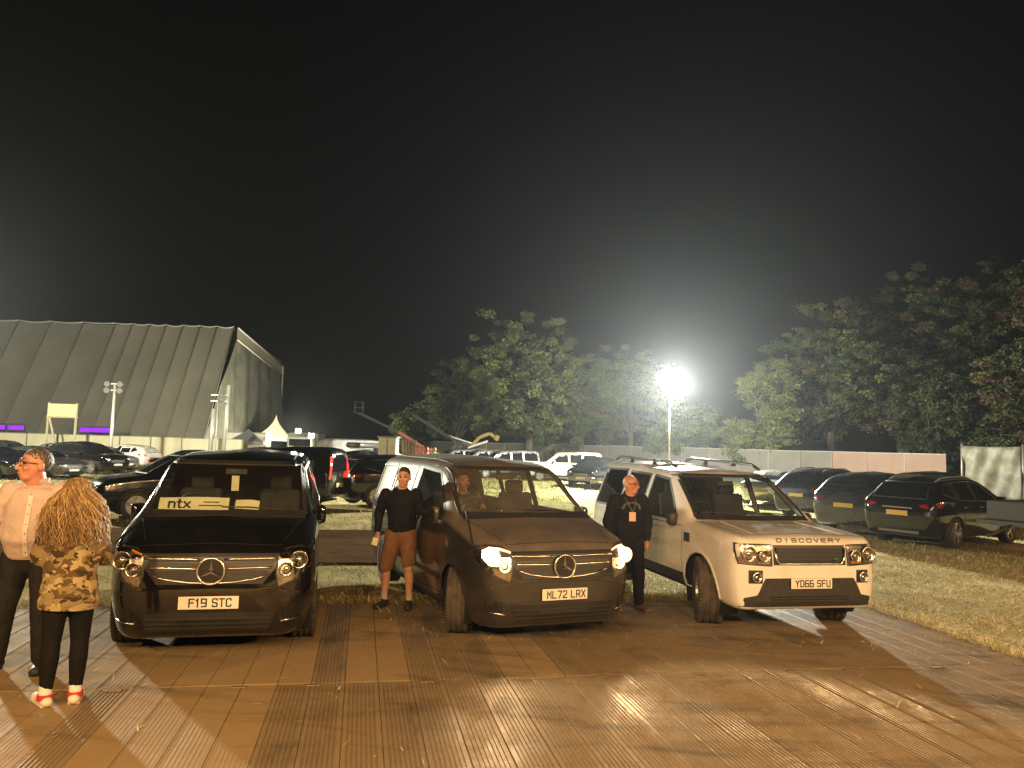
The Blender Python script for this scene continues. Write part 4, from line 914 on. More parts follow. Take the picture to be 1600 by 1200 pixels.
def bg_car(kind, name, paint_m, rails=False, chrome=False, lit=False, detail=False):
    sy, sz = 1., 1.
    if kind == 'saloon': rows = SALOON; wl = (.88, 3.72)
    elif kind == 'suv': rows = SUV; wl = (.88, 3.58)
    elif kind == 'hatch': sy, sz = .92, .90; rows = scaled(SUV, sy, sz, .97); wl = (.82, 3.30)
    elif kind == 'boxy': rows = DISC; wl = (.84, 3.73)
    else: rows = VAN; wl = (.90, 4.10)
    c = Car(name, rows, paint_m, q=2 if detail else 1, ny=60 if detail else 40); r = c.root; half = max(x[3] for x in rows)
    arches(c, wl, .34, .385, half, lip=detail and m_trim)
    Y = lambda a, z: (a*sy, z*sz)
    kw = dict(real=False, frame=.03 if detail else 0, fm=m_trim)
    if kind == 'saloon':
        ws = [(-.66, .96), (.66, .96), (.54, 1.36), (-.54, 1.36)]; rw = [(-.62, 1.06), (.62, 1.06), (.53, 1.34), (-.53, 1.34)]
        sw = [[(1.58, .95), (2.10, 1.30), (2.62, 1.33), (2.62, .955)], [(2.70, .955), (2.70, 1.33), (3.30, 1.29), (3.78, 1.02)]]
        hl = [(.48, .60), (.80, .665), (.82, .60), (.52, .545)]; tl = [(.48, .80), (.82, .84), (.84, .72), (.50, .68)]; gr = [(-.40, .62), (.40, .62), (.36, .48), (-.36, .48)]; pz = .40, .62
    elif kind in ('suv', 'hatch'):
        ws = [Y(-.70, 1.13), Y(.70, 1.13), Y(.56, 1.57), Y(-.56, 1.57)]; ws = [(a/sy*(.97 if kind == 'hatch' else 1), b) for a, b in ws]
        rw = [(-.66, 1.13*sz), (.66, 1.13*sz), (.56, 1.50*sz), (-.56, 1.50*sz)]
        sw = [[Y(1.42, 1.07), Y(1.98, 1.49), Y(2.52, 1.55), Y(2.52, 1.085)], [Y(2.60, 1.09), Y(2.60, 1.55), Y(3.32, 1.51), Y(3.36, 1.115)], [Y(3.46, 1.125), Y(3.44, 1.50), Y(3.66, 1.47), Y(3.95, 1.27)]]
        hl = [(.46, .78*sz), (.82, .90*sz), (.84, .80*sz), (.52, .70*sz)]; tl = [(.50, .985*sz), (.66, 1.01*sz), (.85, 1.05*sz), (.87, .93*sz), (.72, .905*sz), (.56, .93*sz)]; gr = [(-.44, .76*sz), (.44, .76*sz), (.38, .60*sz), (-.38, .60*sz)]; pz = .50*sz, .78*sz
    elif kind == 'boxy':
        ws = DISC_WS; rw = [(-.64, 1.15), (.64, 1.15), (.58, 1.66), (-.58, 1.66)]; sw = list(DISC_SIDE); hl = [(.485, 1.02), (.87, 1.03), (.86, .81), (.485, .79)]; tl = [(.72, .95), (.86, .95), (.72, 1.6), (.62, 1.6)]; gr = [(-.46, 1.02), (.46, 1.02), (.46, .80), (-.46, .80)]; pz = .60, .75
    else:
        ws = VAN_WS; rw = [(-.66, 1.15), (.66, 1.15), (.60, 1.62), (-.60, 1.62)]
        sw = [[(1.30, 1.215), (1.98, 1.70), (2.72, 1.735), (2.72, 1.205)]] + ([] if kind == 'panelvan' else [[(2.85, 1.205), (2.85, 1.735), (3.90, 1.735), (3.90, 1.205)], [(4.02, 1.205), (4.02, 1.735), (4.80, 1.71), (4.88, 1.205)]])
        if kind == 'panelvan': rw = None
        hl = [(.565, .955), (.80, 1.005), (.90, .93), (.62, .70)]; tl = [(.76, .80), (.88, .80), (.84, 1.28), (.76, 1.28)]; gr = [(-.6, .96), (.6, .96), (.46, .70), (-.46, .70)]; pz = .535, .62
    c.window('front', ws, name='windscreen', **kw)
    if rw: c.window('rear', rw, name='rear_window', **kw)
    for ax in ('left', 'right'):
        for w in sw: c.window(ax, w, name='side_window', **kw)
        if chrome:
            outl = [sw[0][0], sw[0][1], sw[0][2], sw[1][1], sw[1][2]] + ([sw[2][1], sw[2][2], sw[2][3]] if len(sw) > 2 else [sw[1][3]]) + [sw[-1][0], sw[1][0]]
            c.ring('window_trim', ax, outl, .028, m_chrome, off=.010)
        ya, yb = sw[0][0][0], sw[0][2][0]+.04
        zt = sw[0][0][1]-.05
        c.ring('door_gap', ax, [(yb, zt), (yb, .30)], .012, m_gap, off=.002, h=.003, closed=False)
        if detail:
            c.ring('door_gap', ax, [(ya-.02, zt), (ya-.04, .34)], .012, m_gap, off=.002, h=.003, closed=False); c.ring('door_gap', ax, [(wl[1]-.32, zt), (wl[1]-.42, .42), (wl[1]-.55, .30)], .012, m_gap, off=.002, h=.003, closed=False)
            c.ring('sill_trim', ax, [(wl[0]+.42, .29), (wl[1]-.42, .29)], .08, m_trim, off=.010, closed=False)
        for yh in (yb-.24, yb+.55): c.ring('door_handle', ax, [(yh, zt-.08), (yh+.17, zt-.08)], .03, m_chrome if chrome else paint_m, off=.028, closed=False)
    c.patch('grille', 'front', gr, m_grille, off=.004)
    gx = max(p[0] for p in gr)*.9
    for k in range(3): zz = gr[2][1] + (gr[0][1]-gr[2][1])*(.25+.25*k); c.ring('grille_bar', 'front', [(-gx, zz), (gx, zz)], .014, m_chrome, off=.012, closed=False)
    c.patch('lower_grille', 'front', [(-.5, .36), (.5, .36), (.44, .27), (-.44, .27)], m_grille, off=.004)
    for sx in (-1, 1):
        h = c.patch('headlight', 'front', [(sx*a, b) for a, b in hl], m_reflector, off=.004, sp=.1)
        cx = sum(a for a, b in hl)/4; cz = sum(b for a, b in hl)/4; p = c.hit('front', (sx*cx, cz)); bm = B(); bmesh.ops.create_icosphere(bm, subdivisions=2, radius=.05); from_bm('bulb', bm, m_chrome, h, smooth=True, loc=p)
        c.patch('tail_lamp', 'rear', [(sx*a, b) for a, b in tl], m_redlit if lit else m_red, off=.010, sp=.1)
        if kind in ('saloon', 'suv', 'hatch'):   # the lamp runs round on to the flank
            zz = [b for a, b in tl]; c.patch('tail_lamp', 'right' if sx > 0 else 'left', [(c.L-.42, max(zz)-.02), (c.L-.18, max(zz)), (c.L-.16, min(zz)+.02), (c.L-.30, min(zz)+.03)], m_redlit if lit else m_red, off=.008, sp=.1)
        y = sw[0][0][0]+.18; bm = B(); bm_box(bm, (sx*(half+.10), y, sw[0][0][1]+.05), (.20, .11, .14), Matrix.Rotation(sx*.2, 3, 'Z'), .035); from_bm('wing_mirror', bm, paint_m, r, smooth=True)
        if rails:
            zr = rows[7][9]; bm = B(); L = c.L; xr = .56 if kind != 'boxy' else .64
            pts = [c.hit('top', (sx*xr, y), .0) for y in np.linspace(L*.48, L*.86, 7)]; pts = [pts[0]] + [p + Vector((0, 0, .05)) for p in pts[1:-1]] + [pts[-1]]
            bm_tube(bm, pts, .018, 6); from_bm('roof_rail', bm, m_post if rails == 'bright' else m_trim, r, smooth=True)
    if detail:
        c.ring('tailgate_gap', 'rear', [(-.66, .52), (-.72, .86), (-.70, 1.12)], .012, m_gap, off=.002, h=.003, closed=False); c.ring('tailgate_gap', 'rear', [(.66, .52), (.72, .86), (.70, 1.12)], .012, m_gap, off=.002, h=.003, closed=False)
        c.patch('bumper_glare_trim', 'rear', [(-.50, .385), (.50, .385), (.48, .32), (-.48, .32)], m_post, off=.006, thick=.02)  # pale strip also carries the lamp glare on the bumper
        c.ring('tailgate_trim', 'rear', [(-.36, .905), (.36, .905)], .03, m_chrome, off=.016, closed=False)
    p = c.hit('front', (0, pz[0])); plate(r, (0, p.y-.02, pz[0]), None)
    p = c.hit('rear', (0, pz[1])); plate(r, (0, p.y+.02, pz[1]), None, m_plate_y, rx=-PI/2)
    bm = B(); bm_box(bm, (0, c.L/2, .27), (half*1.7, c.L*.86, .05)); from_bm('underbody', bm, m_gap, r)
    c.finish()
    if kind == 'suv': add_wheels(r, tyre_k, rim_k, half-.11, *wl, .355)
    else: add_wheels(r, tyre_b, rim_b, half-.11, *wl, .33)
    return c
GR = 'cars parked on the grass'
PROTO = {}
def repaint(root, m):
    old = PROTO_PAINT[root['src']]
    def walk(o):
        if o.type == 'MESH':
            for s_ in o.material_slots:
                if s_.material == old: s_.link = 'OBJECT'; s_.material = m
        for ch in o.children: walk(ch)
    walk(root)
PROTO_PAINT = {}
def car(kind, paint_m, lp, wp, yaw, label, cat='car', **kw):
    key = (kind, tuple(sorted(kw.items())))
    name = {'saloon': 'parked_car', 'suv': 'parked_car', 'hatch': 'parked_car', 'boxy': 'parked_car', 'peoplevan': 'parked_van', 'panelvan': 'parked_van'}[kind]
    if key not in PROTO:
        c = bg_car(kind, name, paint_m, **kw); PROTO[key] = c.root; PROTO_PAINT[str(key)] = paint_m; root = c.root; root['src'] = str(key)
    else:
        root = copy_tree(PROTO[key]); repaint(root, paint_m)
    place(root, lp, wp, yaw); tag(root, label, cat, GR); return root
def yaw_of(dx, dy): return math.atan2(dx, -dy)
# right-hand rows
car('suv', P_black, (-.81, 3.58), (10.4, 18.0), yaw_of(.83, .56), 'dark car with yellow rear number plate and bright window trim, nearest on the grass', chrome=True, detail=True, rails='bright')
car('suv', P_graphite, (.8, 4.3), (8.45, 21.0), yaw_of(.74, .67), 'dark hatchback parked just beyond the white off road car bonnet')
car('suv', P_navy, (.8, 4.4), (8.9, 25.6), yaw_of(.78, .62), 'dark navy car with pale roof edge behind the white off road car', rails=True)
car('saloon', P_silver, (0, 2.4), (11.2, 32.5), yaw_of(.5, .86), 'pale silver car showing only its roof behind the navy car')
car('suv', P_black, (0, 2.2), (14.6, 26.0), yaw_of(.84, .54), 'car whose orange tinted roof shows over the nearest dark car')
# middle
car('boxy', P_cream, (.9, 2.4), (3.5, 48.5), yaw_of(-.99, -.1), 'cream square backed off road car parked side on before the hoarding', rails=False)
car('suv', P_black, (0, .1), (3.9, 41.5), yaw_of(-.42, -.9), 'black car facing the road in front of the cream off road car')
car('saloon', P_graphite, (0, .1), (4.9, 39.5), yaw_of(-.45, -.89), 'dark grey saloon with white front plate beside the black car', chrome=False)
for k, (x, y) in enumerate(((-3.7, 52.5), (-2.0, 52.0), (-.5, 51.2))):
    car('boxy', P_silver, (0, 2.4), (x, y), yaw_of(-.9, -.43), ['leftmost white roofed car beyond the charcoal van roof', 'middle white roofed car beyond the charcoal van roof', 'rightmost white roofed car beyond the charcoal van roof'][k], rails=False)
# behind the gap between the vans
car('suv', P_black, (.8, 4.3), (-5.8, 25.4), yaw_of(.80, .60), 'black car with its tail towards the gap between the two vans', chrome=True, detail=True)
b = car('suv', P_graphite, (0, 4.3), (-8.5, 40.0), yaw_of(.42, .91), 'small dark car carrying a grey roof box'); BOXCAR = b
car('panelvan', P_bwhite, (0, 5.1), (-10.0, 43.0), yaw_of(.75, .66), 'white panel van behind the car with a roof box', 'van').scale = (1.08, 1.1, 1.18)
# behind and left of the black people carrier
car('suv', P_black, (.81, .88), (-9.0, 18.6), yaw_of(-.80, -.60), 'black car parked nose out behind the shoulder of the curly haired woman', chrome=True, detail=True)
car('boxy', P_black, (.9, 4.75), (-5.3, 22.2), yaw_of(-.97, .12), 'black square backed car with lit red tail lamp behind the nearest black van', lit=True)
car('saloon', P_grey, (.0, .2), (-20.0, 35.0), yaw_of(.94, -.34), 'brownish grey saloon whose pale front shows beside the man in the shirt')
car('suv', P_black, (0, .1), (-20.6, 40.2), yaw_of(.93, -.36), 'black car with chrome grille behind the brownish grey saloon', rails=False, chrome=True)
car('saloon', P_silver, (0, .1), (-21.9, 44.0), yaw_of(.92, -.39), 'light silver saloon in the row before the cream hoarding')
car('hatch', P_bwhite, (0, 4.1), (-22.2, 47.6), yaw_of(-.95, .30), 'white hatchback with red tail lamp before the cream hoarding', lit=True)
car('saloon', P_navy, (.9, 2.6), (-23.3, 35.6), yaw_of(.93, -.36), 'dark blue saloon beside the head of the man in the shirt')
car('hatch', P_grey, (0, 2.0), (-33.5, 51.0), yaw_of(.95, -.3), 'car with pale lit windows farthest away in the first row')
car('saloon', P_black, (.8, 4.6), (-17.9, 38.2), yaw_of(.75, .66), 'dark saloon with glowing tail lamp above the parked people carrier', lit=True)
car('hatch', P_silver, (0, 2.2), (-27.5, 46.5), yaw_of(-.93, .36), 'silver hatchback in the row in front of the billboard')
car('hatch', P_black, (0, 2.0), (-6.4, 36.5), yaw_of(.6, .8), 'black hatchback just right of the car with the roof box')
# roof box on its car
def on_car(o, root, lp):
    c, s_ = math.cos(root.rotation_euler.z), math.sin(root.rotation_euler.z); o.location = (root.location.x + c*lp[0]-s_*lp[1], root.location.y + s_*lp[0]+c*lp[1], lp[2]); o.rotation_euler = (0, 0, root.rotation_euler.z)
rb = empty('roof_box'); bm = B(); bm_box(bm, (0, 0, .2), (.82, 2.1, .30), None, .11); bm_box(bm, (0, 0, .17), (.85, 2.13, .03), None, .01); from_bm('box_shell', bm, mat('roof_box_grey', (.09, .085, .08), .4), rb, smooth=True)
bm = B(); [bm_box(bm, (0, y, .0), (1.05, .05, .04)) for y in (-.5, .5)]; from_bm('cross_bar', bm, m_post, rb); on_car(rb, BOXCAR, (0, 2.9, 1.70)); tag(rb, 'long grey roof box on the small dark car', 'roof box')
# half-seen trailer at the edge of the track
tr = empty('flat_trailer', (11.4, 16.0, 0), .5); tag(tr, 'dark flat trailer with pale side rail beyond the trackway', 'trailer')
bm = B(); bm_box(bm, (.9, .7, .72), (2.6, 1.4, .10)); bm_box(bm, (.9, .7, .98), (2.2, 1.2, .42), None, .03); from_bm('bed', bm, mat('trailer_grey', (.035, .033, .03), .6), tr)
bm = B(); bm_box(bm, (.9, -.03, .80), (2.7, .04, .07), None, .01); from_bm('side_rail', bm, m_post, tr)
for x in (.25, 1.6): e = empty('wheel', (x, .02, .33), -PI/2, parent=tr); link('tyre', tyre_b, None, e); link('rim', rim_b, None, e, smooth=False)
bm = B(); bm_tube(bm, [(-.4, .7, .68), (-1.2, .7, .5)], .04); from_bm('drawbar', bm, m_trim, tr)

# ---------------------------------------------------------------- lighting masts, sign, small tents, machines
m_steel = mat('pale_steel', (.52, .51, .45), .45, .3)
m_lamplit = mat('floodlight_lens_lit', (1, 1, .9), .3, emit=(1, .97, .82), estr=260)
m_smalllit = mat('small_lamp_lit', (1, 1, .9), .3, emit=(1, .95, .72), estr=60)
m_lensoff = mat('floodlight_lens_dark', (.16, .16, .15), .1, 0, 1)
m_mastgrey = mat('weathered_steel', (.16, .16, .15), .6, .3)
def mast(label, x, y, h, lit, cat='lighting mast', heads=((-.42, .0), (.42, .0), (-.42, -.42), (.42, -.42)), r=.075, face=0., hs=.19, pm=None):
    root = empty('lighting_mast', (x, y, 0), face); tag(root, label, cat)
    bm = B(); bm_tube(bm, [(0, 0, -.1), (0, 0, h*.5), (0, 0, h)], [r*1.25, r, r*.8], 10); bm_box(bm, (0, 0, .04), (.7, .7, .1), None, .02); from_bm('pole', bm, pm or m_steel, root, smooth=True)
    bm = B(); bm_box(bm, (0, 0, h), (1.05, .08, .08)); bm_box(bm, (0, 0, h-.42), (1.05, .08, .08)); from_bm('cross_arm', bm, m_steel, root)
    for hx, hz in heads:
        bm = B(); bm_lathe(bm, [(-.16, hs), (-.155, hs*1.05), (.0, hs*.9), (.14, hs*.45), (.16, .001)], 16, 'y'); hd = from_bm('lamp_head', bm, m_mastgrey, root, smooth=True, loc=(hx, -.10, h+hz), rot=(.22, 0, 0))
        bm = B(); bm_lathe(bm, [(-.15, hs*.97), (-.155, .001)], 16, 'y'); from_bm('lamp_lens', bm, m_lamplit if lit else m_lensoff, hd, smooth=False)
    return root
root = empty('lighting_balloon', (LAMP.x, LAMP.y, 0)); tag(root, 'dazzling white globe light on a thin mast above the hoarding', 'lighting mast')
bm = B(); bm_tube(bm, [(0, 0, -.1), (0, 0, 3), (0, 0, LAMP.z-.78)], [.055, .05, .04], 10); from_bm('pole', bm, m_mastgrey, root, smooth=True)
bm = B(); [bm_tube(bm, [(0, 0, .7), (.9*math.cos(a), .9*math.sin(a), 0)], .025, 6) for a in (.5, 2.6, 4.7)]; from_bm('tripod', bm, m_mastgrey, root, smooth=True)
bm = B(); bm_lathe(bm, [(LAMP.z-.80, .001), (LAMP.z-.80, .12), (LAMP.z-.70, .20)], 16, 'z'); from_bm('lamp_base', bm, m_trim, root, smooth=True)
m_globe = mat('globe_lit', (1, 1, .95), .4, emit=(1, .96, .80), estr=2700)
bm = B(); bmesh.ops.create_icosphere(bm, subdivisions=3, radius=.62); bmesh.ops.scale(bm, vec=(1, 1, .98), verts=bm.verts); from_bm('lamp_globe', bm, m_globe, root, smooth=True, loc=(0, 0, LAMP.z))
mast('pale mast with four unlit floodlight heads before the marquee', -26.1, 50, 5.4, False, r=.10)
mast('short unlit twin floodlight in front of the dark marquee end', -20.8, 54, 5.1, False, heads=((.25, 0), (.25, -.35)), r=.05)
for x, y, h, lab in ((-20.75, 55.4, 5.9, 'taller of the two plain pale posts beside the marquee corner'), (-22.2, 56.6, 4.2, 'shorter of the two plain pale posts beside the marquee corner')):
    bm = B(); bm_tube(bm, [(0, 0, 0), (0, 0, h), (.0, 0, h+.06)], [.14, .14, .05], 12); bm_box(bm, (0, 0, .05), (.6, .6, .1), None, .02)
    tag(from_bm('steel_post', bm, m_steel, smooth=True, loc=(x, y, 0), rot=(0, .02, 0)), lab, 'post', 'plain posts beside the marquee')
# billboard on timber legs
m_timber = mat('pale_timber', (.50, .45, .30), .7, nz=(5, (.40, .35, .22), .4, .7))
bb = empty('billboard', (-32.35, 55, 0), .05); tag(bb, 'pale yellow billboard raised on braced timber legs', 'sign')
bm = B(); bm_box(bm, (0, -.06, 3.72), (2.0, .05, .92), None, .01); bd = from_bm('board', bm, mat('board_face', (.72, .66, .38), .6, nz=(2.5, (.62, .55, .30), .4, .7)), bb)
for sx in (-1, 1):
    bm = B(); bm_box(bm, (sx*.98, 0, 2.1), (.12, .10, 4.3)); from_bm('leg', bm, m_timber, bb)
bm = B(); bm_box(bm, (-.65, .02, 2.3), (.11, .09, 2.1), Matrix.Rotation(-.28, 3, 'Y')); from_bm('brace', bm, m_timber, bb)
bm = B(); bm_box(bm, (0, .03, 3.22), (2.2, .07, .09)); from_bm('cross_rail', bm, m_timber, bb)
m_canopy = mat('pink_canvas', (.52, .42, .34), .7, bump=(2, .2)); m_dkcanopy = mat('dark_canvas', (.13, .13, .13), .7)
def pagoda(label, x, y, w, he, hp, m, concave=.35, rz=0.2):
    root = empty('gazebo', (x, y, 0), rz); tag(root, label, 'gazebo')
    n = 10; bm = B(); rings = []
    for j in range(n+1):
        v = j/n; s = w/2*((1-v)**(1+concave*2.2)) + .02; z = he + (hp-he)*v
        rings.append([bm.verts.new((sx*s, sy*s, z)) for sx, sy in ((-1, -1), (1, -1), (1, 1), (-1, 1))])
    for a, b in zip(rings, rings[1:]):
        for k in range(4): bm.faces.new((a[k], a[(k+1) % 4], b[(k+1) % 4], b[k]))
    bm.faces.new(rings[-1]); from_bm('canopy', bm, m, root)
    bm = B()
    for k, (c, s_) in enumerate((((0, -w/2, he-.14), (w, .02, .28)), ((0, w/2, he-.14), (w, .02, .28)), ((-w/2, 0, he-.14), (.02, w-.05, .28)), ((w/2, 0, he-.14), (.02, w-.05, .28)))): bm_box(bm, c, s_)
    from_bm('valance', bm, m, root)
    for sx in (-1, 1):
        for sy in (-1, 1): bm = B(); bm_box(bm, (sx*(w/2-.06), sy*(w/2-.06), he/2), (.07, .07, he)); from_bm('leg', bm, m_steel, root)
    return root
pagoda('pinkish pagoda tent with a tall pointed peak', -24.0, 78, 3.6, 2.25, 4.6, m_canopy)
pagoda('low grey gazebo in front of the pale cabin', -20.6, 60, 2.6, 1.9, 2.85, m_dkcanopy, .1)
m_cabin = mat('cabin_cream', (.62, .60, .47), .6, nz=(3, (.5, .48, .38), .4, .7))
def cabin(name, label, x, y, w, d, h, m, cat='cabin', z0=0., rz=.1):
    root = empty(name, (x, y, 0), rz); tag(root, label, cat)
    bm = B(); bm_box(bm, (0, 0, z0+h/2), (w, d, h), None, .02); from_bm('shell', bm, m, root)
    bm = B(); bm_box(bm, (0, 0, z0+h+.04), (w+.14, d+.14, .08), None, .02); from_bm('roof', bm, m_rail, root)
    k = max(2, int(w/1.2))
    for i in range(1, k): bm = B(); bm_box(bm, (-w/2+w*i/k, -d/2-.012, z0+h/2), (.05, .025, h*.96)); from_bm('rib', bm, m_rail, root)
    bm = B(); bm_box(bm, (w*.18, -d/2-.016, z0+h*.52), (w*.22, .03, h*.7), None, .01); dr = from_bm('door', bm, m_cabin, root); bm = B(); bm_box(bm, (w*.27, -d/2-.045, z0+h*.5), (.03, .03, .14)); from_bm('handle', bm, m_trim, dr)
    return root
cabin('site_cabin', 'long pale site cabin behind the grey gazebo', -22.0, 64, 3.4, 2.2, 2.55, m_cabin)
cabin('storage_cabinet', 'tall pale storage cabinet standing beside the lifting machines', -6.35, 40, .92, .8, 2.33, m_cabin, 'cabinet', rz=-.05)
sk = empty('timber_stack', (-5.35, 40.4, 0)); tag(sk, 'upright brown boards leaning beside the pale storage cabinet', 'boards')
for k in range(5):
    bm = B(); bm_box(bm, (-.28+k*.14, .02*k, 1.12), (.12, .05, 2.24+.05*(k % 3)), Matrix.Rotation(.02*k-.04, 3, 'Y')); from_bm('board', bm, mat('brown_board', (.20, .14, .09), .8, nz=(5, (.13, .09, .06), .4, .7)), sk)
# dark lorry body behind the white van
lo = empty('lorry', (-18.6, 70, 0), .12); tag(lo, 'dark green lorry with a pale roof edge left of the white van roof', 'lorry')
bm = B(); bm_box(bm, (0, 0, 1.75), (2.6, 5, 2.0), None, .06); from_bm('cargo_box', bm, mat('lorry_green', (.10, .12, .07), .6), lo); bm = B(); bm_box(bm, (0, -3.3, 1.55), (2.3, 1.5, 1.7), None, .18); from_bm('cab', bm, mat('lorry_cab', (.22, .23, .2), .5), lo, smooth=True)
bm = B(); bm_box(bm, (0, -4.06, 1.9), (1.9, .04, .6), None, .01); from_bm('windscreen', bm, m_darkglass, lo)
for sx in (-1, 1):
    for y in (-3.2, 1.6): e = empty('wheel', (sx*1.05, y, .45), PI if sx < 0 else 0, parent=lo); e.scale = (1.3,)*3; link('tyre', tyre_b, None, e); link('rim', rim_b, None, e)
# small lit work lamps
def work_lamp(label, x, y, z, power):
    root = empty('work_lamp', (x, y, 0)); tag(root, label, 'lamp', 'small lit work lamps')
    bm = B(); bm_tube(bm, [(0, 0, 0), (0, 0, z-.15)], .035, 6); from_bm('stand', bm, m_steel, root)
    bm = B(); bm_box(bm, (0, .06, z), (.52, .12, .40), None, .03); from_bm('housing', bm, m_trim, root); bm = B(); bm_box(bm, (0, -.01, z), (.44, .03, .33), None, .01); from_bm('lens', bm, m_smalllit, root)
    l = lamp('work_lamp_light', (x, y-.3, z), power, (1, .93, .65), .2)
work_lamp('brighter lit work lamp right of the pagoda tent', -20.3, 73, 3.0, 8000)
work_lamp('dimmer lit work lamp close to the green lorry', -16.8, 64.5, 2.5, 1200)
# lifting machines
m_orange = mat('machine_orange', (.16, .04, .02), .6); m_yellow = mat('machine_yellow', (.20, .14, .03), .6); m_mach = mat('machine_grey', (.022, .022, .022), .6, spec=.2)
def bar(bm, a, b, w):
    a, b = Vector(a), Vector(b); d = b-a; q = d.to_track_quat('X', 'Z').to_matrix(); bm_box(bm, (a+b)/2, (d.length, w, w*1.3), q, .01)
def boom_lift(label, x, y, joints, ms, basket=True):
    root = empty('boom_lift', (x, y, 0)); tag(root, label, 'boom lift', 'lifting machines behind the charcoal van')
    bm = B(); bm_box(bm, (0, 0, .85), (2.0, 1.5, .55), None, .08); from_bm('chassis', bm, m_mach, root)
    bm = B(); bm_box(bm, (.2, 0, 1.5), (1.5, 1.1, .7), None, .1); from_bm('turntable', bm, ms[0], root)
    for sx in (-1, 1):
        for sy in (-1, 1): e = empty('wheel', (sx*.75, sy*.75, .36), PI/2*sy, parent=root); e.scale = (1.1,)*3; link('tyre', tyre_b, None, e); link('rim', rim_b, None, e)
    for k, (a, b) in enumerate(zip(joints, joints[1:])): bm = B(); bar(bm, a, b, .19-.04*k); from_bm('boom_section', bm, ms[k % len(ms)], root)
    if basket:
        e = Vector(joints[-1]); bm = B()
        for z in (0, .4, .8):
            for p, q in (((-.3, -.25), (.3, -.25)), ((.3, -.25), (.3, .25)), ((.3, .25), (-.3, .25)), ((-.3, .25), (-.3, -.25))): bm_tube(bm, [e+Vector((*p, z)), e+Vector((*q, z))], .025, 5)
        for p in ((-.3, -.25), (.3, -.25), (.3, .25), (-.3, .25)): bm_tube(bm, [e+Vector((*p, 0)), e+Vector((*p, .8))], .025, 5)
        bm_box(bm, e, (.6, .5, .05)); from_bm('basket', bm, m_mach, root)
boom_lift('boom lift with a red lower arm reaching up over the roof box', -6.6, 56, [(.3, 0, 1.8), (-1.6, -.2, 2.9), (-4.5, -.5, 4.2)], [m_orange, m_mach])
boom_lift('dark boom lift with its arm folded down to the right', -3.6, 58, [(-3.9, .2, 4.3), (-1.2, 0, 2.75), (.4, 0, 1.9), (1.9, -.2, 2.45)], [m_mach, m_mach, m_steel], basket=False)
ex = empty('mini_digger', (-3.1, 62, 0)); tag(ex, 'small digger with a curved yellow arm over the hoarding', 'digger')
bm = B(); bm_box(bm, (0, 0, .35), (1.9, 1.5, .6), None, .2); from_bm('tracks', bm, m_tyre, ex); bm = B(); bm_box(bm, (-.1, 0, 1.35), (1.4, 1.2, 1.4), None, .12); from_bm('cab', bm, m_mach, ex)
bm = B(); bm_tube(bm, [(-2.2, -.3, 2.9), (-1.0, -.3, 2.55), (-.3, -.3, 2.35), (.1, -.3, 2.25)], .07, 8); from_bm('hydraulic_hose', bm, m_steel, ex, smooth=True)
bm = B(); [bar(bm, a, b, .2) for a, b in zip([(0, -.3, 2.1), (.6, -.3, 2.75), (1.4, -.3, 3.1)], [(.6, -.3, 2.75), (1.4, -.3, 3.1), (2.0, -.3, 2.75)])]; from_bm('arm', bm, m_yellow, ex); bm = B(); bm_box(bm, (2.0, -.3, 2.75), (.4, .5, .45), Matrix.Rotation(.5, 3, 'Y'), .08); from_bm('bucket', bm, m_yellow, ex)

# smoke-thin night haze that the floodlights glow in
bm = B(); bm_box(bm, (0, 60, 12), (260, 200, 27.0)); hz = from_bm('haze', bm, None); m = bpy.data.materials.new('night_haze'); m.use_nodes = True; t = m.node_tree; t.nodes.remove(t.nodes['Principled BSDF'])
pv = t.nodes.new('ShaderNodeVolumePrincipled'); pv.inputs['Color'].default_value = (.80, .89, 1, 1); pv.inputs['Density'].default_value = .0002; pv.inputs['Anisotropy'].default_value = .74
t.links.new(pv.outputs[0], t.nodes['Material Output'].inputs['Volume']); hz.data.materials.append(m); tag(hz, kind='stuff')
